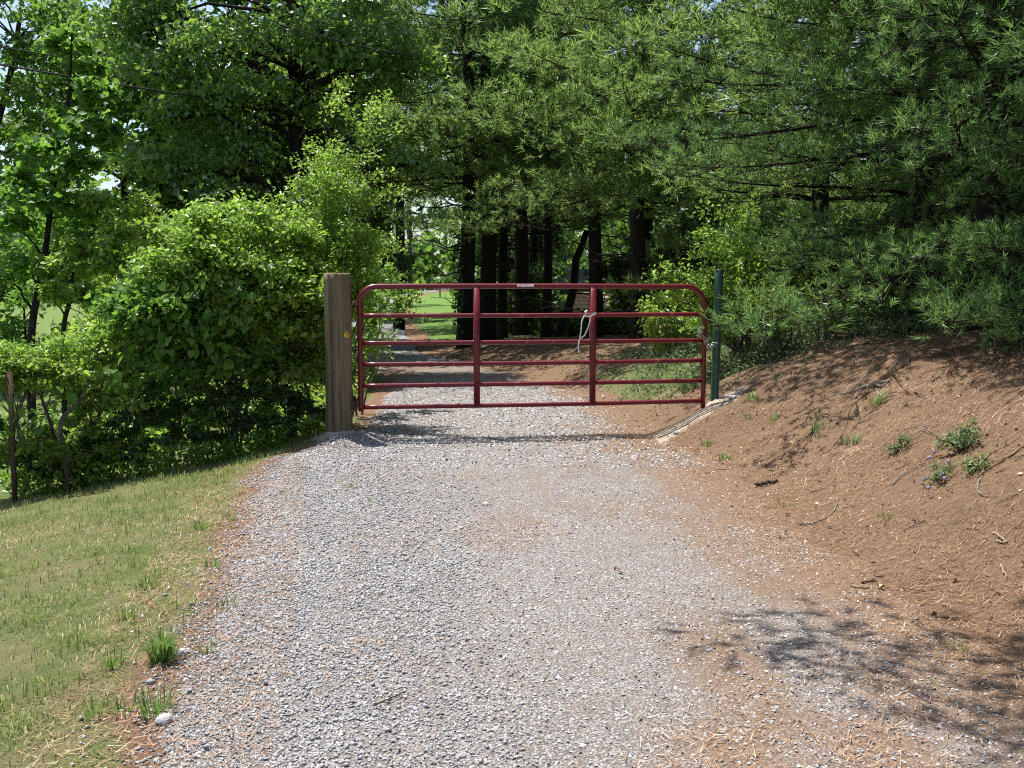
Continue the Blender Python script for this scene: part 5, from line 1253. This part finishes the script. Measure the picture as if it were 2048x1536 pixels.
# ivy on the lane-side trunk
ab = pbase(936, 24.5); rng = rs(520); n = 260
zz = rng.uniform(0.0, 2.6, n); az = rng.uniform(2.0, 4.4, n); rr = 0.2 + rng.random(n) * 0.16
C = np.stack([np.cos(az) * rr, np.sin(az) * rr, zz], -1); V, T = leaf_arrays(C, norm(np.stack([np.cos(az), np.sin(az), 0.4 + 0 * az], -1) + rng.normal(size=(n, 3)) * 0.4), np.full(n, 0.1), np.full(n, 0.085), rng, 0.5)
o = root('ivy', tuple(ab + [0, 0, 0.08]), 'ivy climbing the pine trunk beside the lane lawn', 'ivy'); obj('foliage', mesh('foliage', V, T, M['dark_leaf'], False, np.repeat(rng.random(n), 4)), o)
mb = MB(); mb.tube([(-0.19 - 0.02 * math.sin(z * 3), -0.06, z) for z in np.linspace(-0.05, 2.6, 12)], 0.012, 5); obj('stem', mb.mesh('stem', M['twig_brown'], True), o)

# ------------------------------------------------------------------ saplings and shrubs on the right bank
sb = P(1488, 680, 13.0); sb[2] = float(ground(sb[0], sb[1]))
shoot_shrub('sapling', 'bright green broadleaf sapling behind the green steel post', sb,
            [P(1440, 400, 13.0), P(1390, 420, 13.1), P(1480, 410, 13.1), P(1410, 480, 12.8), P(1370, 470, 13.0), P(1330, 525, 12.9), P(1300, 540, 13.0), P(1450, 500, 12.7), P(1500, 470, 12.9), P(1360, 560, 12.7), P(1410, 570, 12.6), P(1530, 520, 12.9), P(1460, 560, 12.6), P(1320, 580, 12.9), P(1390, 620, 12.8), P(1290, 610, 13.2)], 601, 0.062, 75, side=9, cat='tree', rad=0.022)
sb = P(1560, 690, 12.6); sb[2] = float(ground(sb[0], sb[1]))
shoot_shrub('shrub', 'sapling with drooping pale compound leaves right of the green post', sb, [P(1460, 555, 12.4), P(1500, 545, 12.4), P(1550, 550, 12.5), P(1580, 580, 12.5), P(1480, 590, 12.4), P(1530, 600, 12.4)], 602, 0.085, 45, 'bright_leaf', 0.08, 0.3, 0.5, side=6)
sb = P(1650, 695, 12.4); sb[2] = float(ground(sb[0], sb[1]))
shoot_shrub('shrub', 'thin-stemmed open shrub on the crest of the needle bank', sb, [P(1600, 560, 12.4), P(1640, 520, 12.5), P(1690, 540, 12.5), P(1740, 570, 12.6), P(1620, 600, 12.3), P(1700, 600, 12.4), P(1780, 600, 12.8), P(1665, 570, 12.3)], 603, 0.05, 36, 'shrub_leaf', 0.09, 0.5, 0.2, side=8)
sb = P(1850, 680, 12.6); sb[2] = float(ground(sb[0], sb[1]))
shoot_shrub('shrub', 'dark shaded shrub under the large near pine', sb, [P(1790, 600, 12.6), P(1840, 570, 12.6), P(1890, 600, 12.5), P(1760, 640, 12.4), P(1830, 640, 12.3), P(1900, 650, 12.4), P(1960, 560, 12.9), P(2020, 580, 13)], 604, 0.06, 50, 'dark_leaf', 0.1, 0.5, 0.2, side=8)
sb = P(1330, 690, 15.5); sb[2] = float(ground(sb[0], sb[1]))
shoot_shrub('shrub', 'dark green shrub behind the latch end of the gate', sb, [P(1280, 600, 15.4), P(1320, 580, 15.4), P(1370, 590, 15.5), P(1290, 640, 15.2), P(1340, 640, 15.2), P(1390, 640, 15.2), P(1300, 560, 15.6), P(1420, 610, 15.3)], 605, 0.07, 70, 'shrub_leaf', 0.11, 0.5, 0.3, side=9)
# small pine bough drooping behind the gate's top rail
# ------------------------------------------------------------------ far things
# cream house behind the grove
HYD = 38.0
hx0 = P(1110, 600, HYD)[0]; hz = -0.35
house = root('house', (hx0, HYD, hz), 'cream house with lapped siding glimpsed between the pine trunks', 'house')
W_, D_, Hh = 4.2, 6.0, 1.95
mb = MB(); mb.box((0.03, 0.03, 0), (W_ - 0.03, D_, Hh)); obj('wall', mb.mesh('wall', M['siding']), house)
nb2 = 14; bh = Hh / nb2
bm_ = MB(); bm_.add([(0.12, 0.028, 0), (W_ - 0.12, 0.028, 0), (W_ - 0.12, -0.006, 0), (0.12, -0.006, 0), (0.12, 0.028, bh), (W_ - 0.12, 0.028, bh), (W_ - 0.12, 0.02, bh), (0.12, 0.02, bh)], [(3, 2, 6, 7), (0, 3, 7, 4), (2, 1, 5, 6), (0, 1, 2, 3), (4, 7, 6, 5)])
board = bm_.mesh('siding_board', M['siding'])
for k in range(nb2):
    obj('siding_board', board, house, loc=(0, 0, k * bh))
mb = MB(); mb.box((-0.02, -0.03, 0), (0.12, 0.1, Hh + 0.05)); obj('corner_board', mb.mesh('corner_board', M['trim']), house)
mb = MB(); ov = 0.45
mb.add([(-ov, -ov, Hh - 0.08), (W_ + ov, -ov, Hh - 0.08), (W_ + ov, D_ / 2, Hh + 0.6), (-ov, D_ / 2, Hh + 0.6), (-ov, D_ + ov, Hh - 0.08), (W_ + ov, D_ + ov, Hh - 0.08)], [(0, 1, 2, 3), (3, 2, 5, 4)], [])
mb.add([(-ov, -ov, Hh - 0.2), (W_ + ov, -ov, Hh - 0.2), (W_ + ov, D_ / 2, Hh + 0.48), (-ov, D_ / 2, Hh + 0.48), (-ov, D_ + ov, Hh - 0.2), (W_ + ov, D_ + ov, Hh - 0.2)], [(3, 2, 1, 0), (4, 5, 2, 3)], [])
obj('roof', mb.mesh('roof', M['roof']), house)
mb = MB(); mb.box((-ov, -ov - 0.03, Hh - 0.24), (W_ + ov, -ov, Hh - 0.06)); obj('fascia', mb.mesh('fascia', M['dark_metal']), house)
mb = MB(); mb.add([(0.03, 0.03, Hh), (0.03, D_, Hh), (0.03, D_ / 2, Hh + 0.45)], None, [(0, 1, 2)]); obj('gable', mb.mesh('gable', M['siding']), house)
wx = P(1222, 600, HYD)[0] - hx0
wd = MB(); wd.box((wx, -0.035, 0.55), (wx + 0.9, 0.0, 1.7)); wo = obj('window', wd.mesh('window', M['trim']), house)
for k in (0, 1):
    mb = MB(); mb.box((wx + 0.06, -0.045, 0.6 + 0.54 * k), (wx + 0.84, -0.037, 1.1 + 0.54 * k)); obj('pane', mb.mesh('pane', M['glass']), wo)
mb = MB(); mb.box((wx - 0.06, -0.1, 0.5), (wx + 0.96, -0.0065, 0.548)); obj('sill', mb.mesh('sill', M['trim']), wo)
# far white shed by the lane end
sx = P(908, 570, 95.0); sz = float(ground(sx[0], 95.0)) - 0.1
shed = root('shed', (sx[0], 95.0, sz), 'far white shed partly hidden by the ivy-hung pine trunk', 'shed')
mb = MB(); mb.box((0, 0, 0), (4.5, 4, 2.4)); obj('wall', mb.mesh('wall', M['white_paint']), shed)
mb = MB(); mb.add([(-0.3, -0.3, 2.35), (2.25, -0.3, 3.6), (4.8, -0.3, 2.35), (-0.3, 4.3, 2.35), (2.25, 4.3, 3.6), (4.8, 4.3, 2.35)], [(0, 1, 4, 3), (1, 2, 5, 4)], []); obj('roof', mb.mesh('roof', M['roof']), shed)
mb = MB(); mb.add([(0, 0.0, 2.4), (4.5, 0.0, 2.4), (2.25, 0.0, 3.45)], None, [(0, 1, 2)]); obj('gable', mb.mesh('gable', M['white_paint']), shed)
mb = MB(); mb.box((-0.04, -0.03, 0.1), (0.6, 0.0, 0.9)); obj('door', mb.mesh('door', M['dark_metal']), shed)
# mailbox on a thin post at the lane bend
mx = P(880, 582, 88.0); mz = float(ground(mx[0], 88.0))
mbx = root('mailbox', (mx[0], 88.0, mz), 'dark mailbox on a thin post at the far lane bend', 'mailbox')
mb = MB(); mb.box((-0.05, -0.05, -0.2), (0.05, 0.05, 1.15), 0.01); obj('post', mb.mesh('post', M['pole_wood']), mbx)
mb = MB(); th = np.linspace(0, math.pi, 9); prof = [(-0.13, 0)] + [(-0.13 * math.cos(t), 0.14 + 0.13 * math.sin(t)) for t in th] + [(0.13, 0)]
V = [(x_, -0.26, 1.15 + z_) for x_, z_ in prof] + [(x_, 0.26, 1.15 + z_) for x_, z_ in prof]; n = len(prof)
mb.add(V, [(k, (k + 1) % n, n + (k + 1) % n, n + k) for k in range(n)], [(0, k, k + 1) for k in range(1, n - 1)] + [(n, n + k + 1, n + k) for k in range(1, n - 1)]); obj('box', mb.mesh('box', M['dark_metal']), mbx)
# utility pole beside the lane
ux = P(820, 613, 60.0); uz = float(ground(ux[0], 60.0))
up_ = root('utility_pole', (ux[0], 60.0, uz), 'dark wooden utility pole at the edge of the lane lawn', 'utility pole')
mb = MB(); mb.tube([(0, 0, z) for z in np.linspace(-0.3, 9.5, 8)], np.linspace(0.15, 0.10, 8), 10); obj('pole', mb.mesh('pole', M['pole_wood'], True), up_)
mb = MB(); mb.box((-1.1, -0.16, 8.9), (1.1, -0.1, 9.02)); obj('crossarm', mb.mesh('crossarm', M['pole_wood']), up_)
# overhead wires
for k, (a, b, Ya, Yb, lab) in enumerate((((-260, 47), (960, 217), 13.5, 26.0, 'upper overhead wire crossing in front of the oak'), ((-260, 84), (960, 250), 13.5, 26.0, 'lower thicker overhead wire crossing in front of the oak'), ((560, 50), (1000, 119), 14.0, 25.0, 'short stretch of overhead wire high against the pines'))):
    A_, B_ = P(*a, Ya), P(*b, Yb); t = np.linspace(0, 1.15, 40)[:, None]
    p = A_ + (B_ - A_) * t; p[:, 2] -= 0.18 * np.sin(np.clip(t[:, 0], 0, 1) * math.pi)
    mb = MB(); mb.tube(p, 0.009 if k != 1 else 0.013, 6); obj('overhead_wire', mb.mesh('overhead_wire', M['wire'], True), label=lab, cat='wire')

# distant wood closing the view
def wood():
    rng = rs(701); C = []; N = []
    for k in range(330):
        az = rng.uniform(-0.75, 0.75); d = rng.uniform(95, 150)
        x, y = math.sin(az) * d, math.cos(az) * d
        if -16 < x < -3 and y < 125: continue
        h = rng.uniform(6, 11) if x < 0 else rng.uniform(9, 15)
        r = rng.uniform(2.2, 4.0); n = 110
        dd = norm(rng.normal(size=(n, 3))); c = np.array([x, y, float(ground(x, y)) + h * 0.55])
        C.append(c + dd * [r, r, h * 0.52] * rng.uniform(0.7, 1.0, (n, 1))); N.append(norm(dd + rng.normal(size=(n, 3)) * 0.6 + [0, 0, 0.4]))
    for k in range(26):
        x = rng.uniform(-24, 0); y = rng.uniform(128, 150); h = rng.uniform(7, 10); r = rng.uniform(2.0, 3.2); n = 110
        dd = norm(rng.normal(size=(n, 3))); c = np.array([x, y, float(ground(x, y)) + h * 0.5])
        C.append(c + dd * [r, r, h * 0.52] * rng.uniform(0.7, 1.0, (n, 1))); N.append(norm(dd + rng.normal(size=(n, 3)) * 0.6 + [0, 0, 0.4]))
    C = np.vstack(C); N = np.vstack(N); n = len(C)
    L = rng.uniform(0.6, 1.4, n); V, T = leaf_arrays(C, N, L, L * 0.7, rng, 0.2)
    obj('far_woods', mesh('far_woods', V, T, M['far_leaf'], False, np.repeat(rng.random(n), 4)), label='distant line of green woods beyond the fields', cat='woods', kind='stuff')
wood()
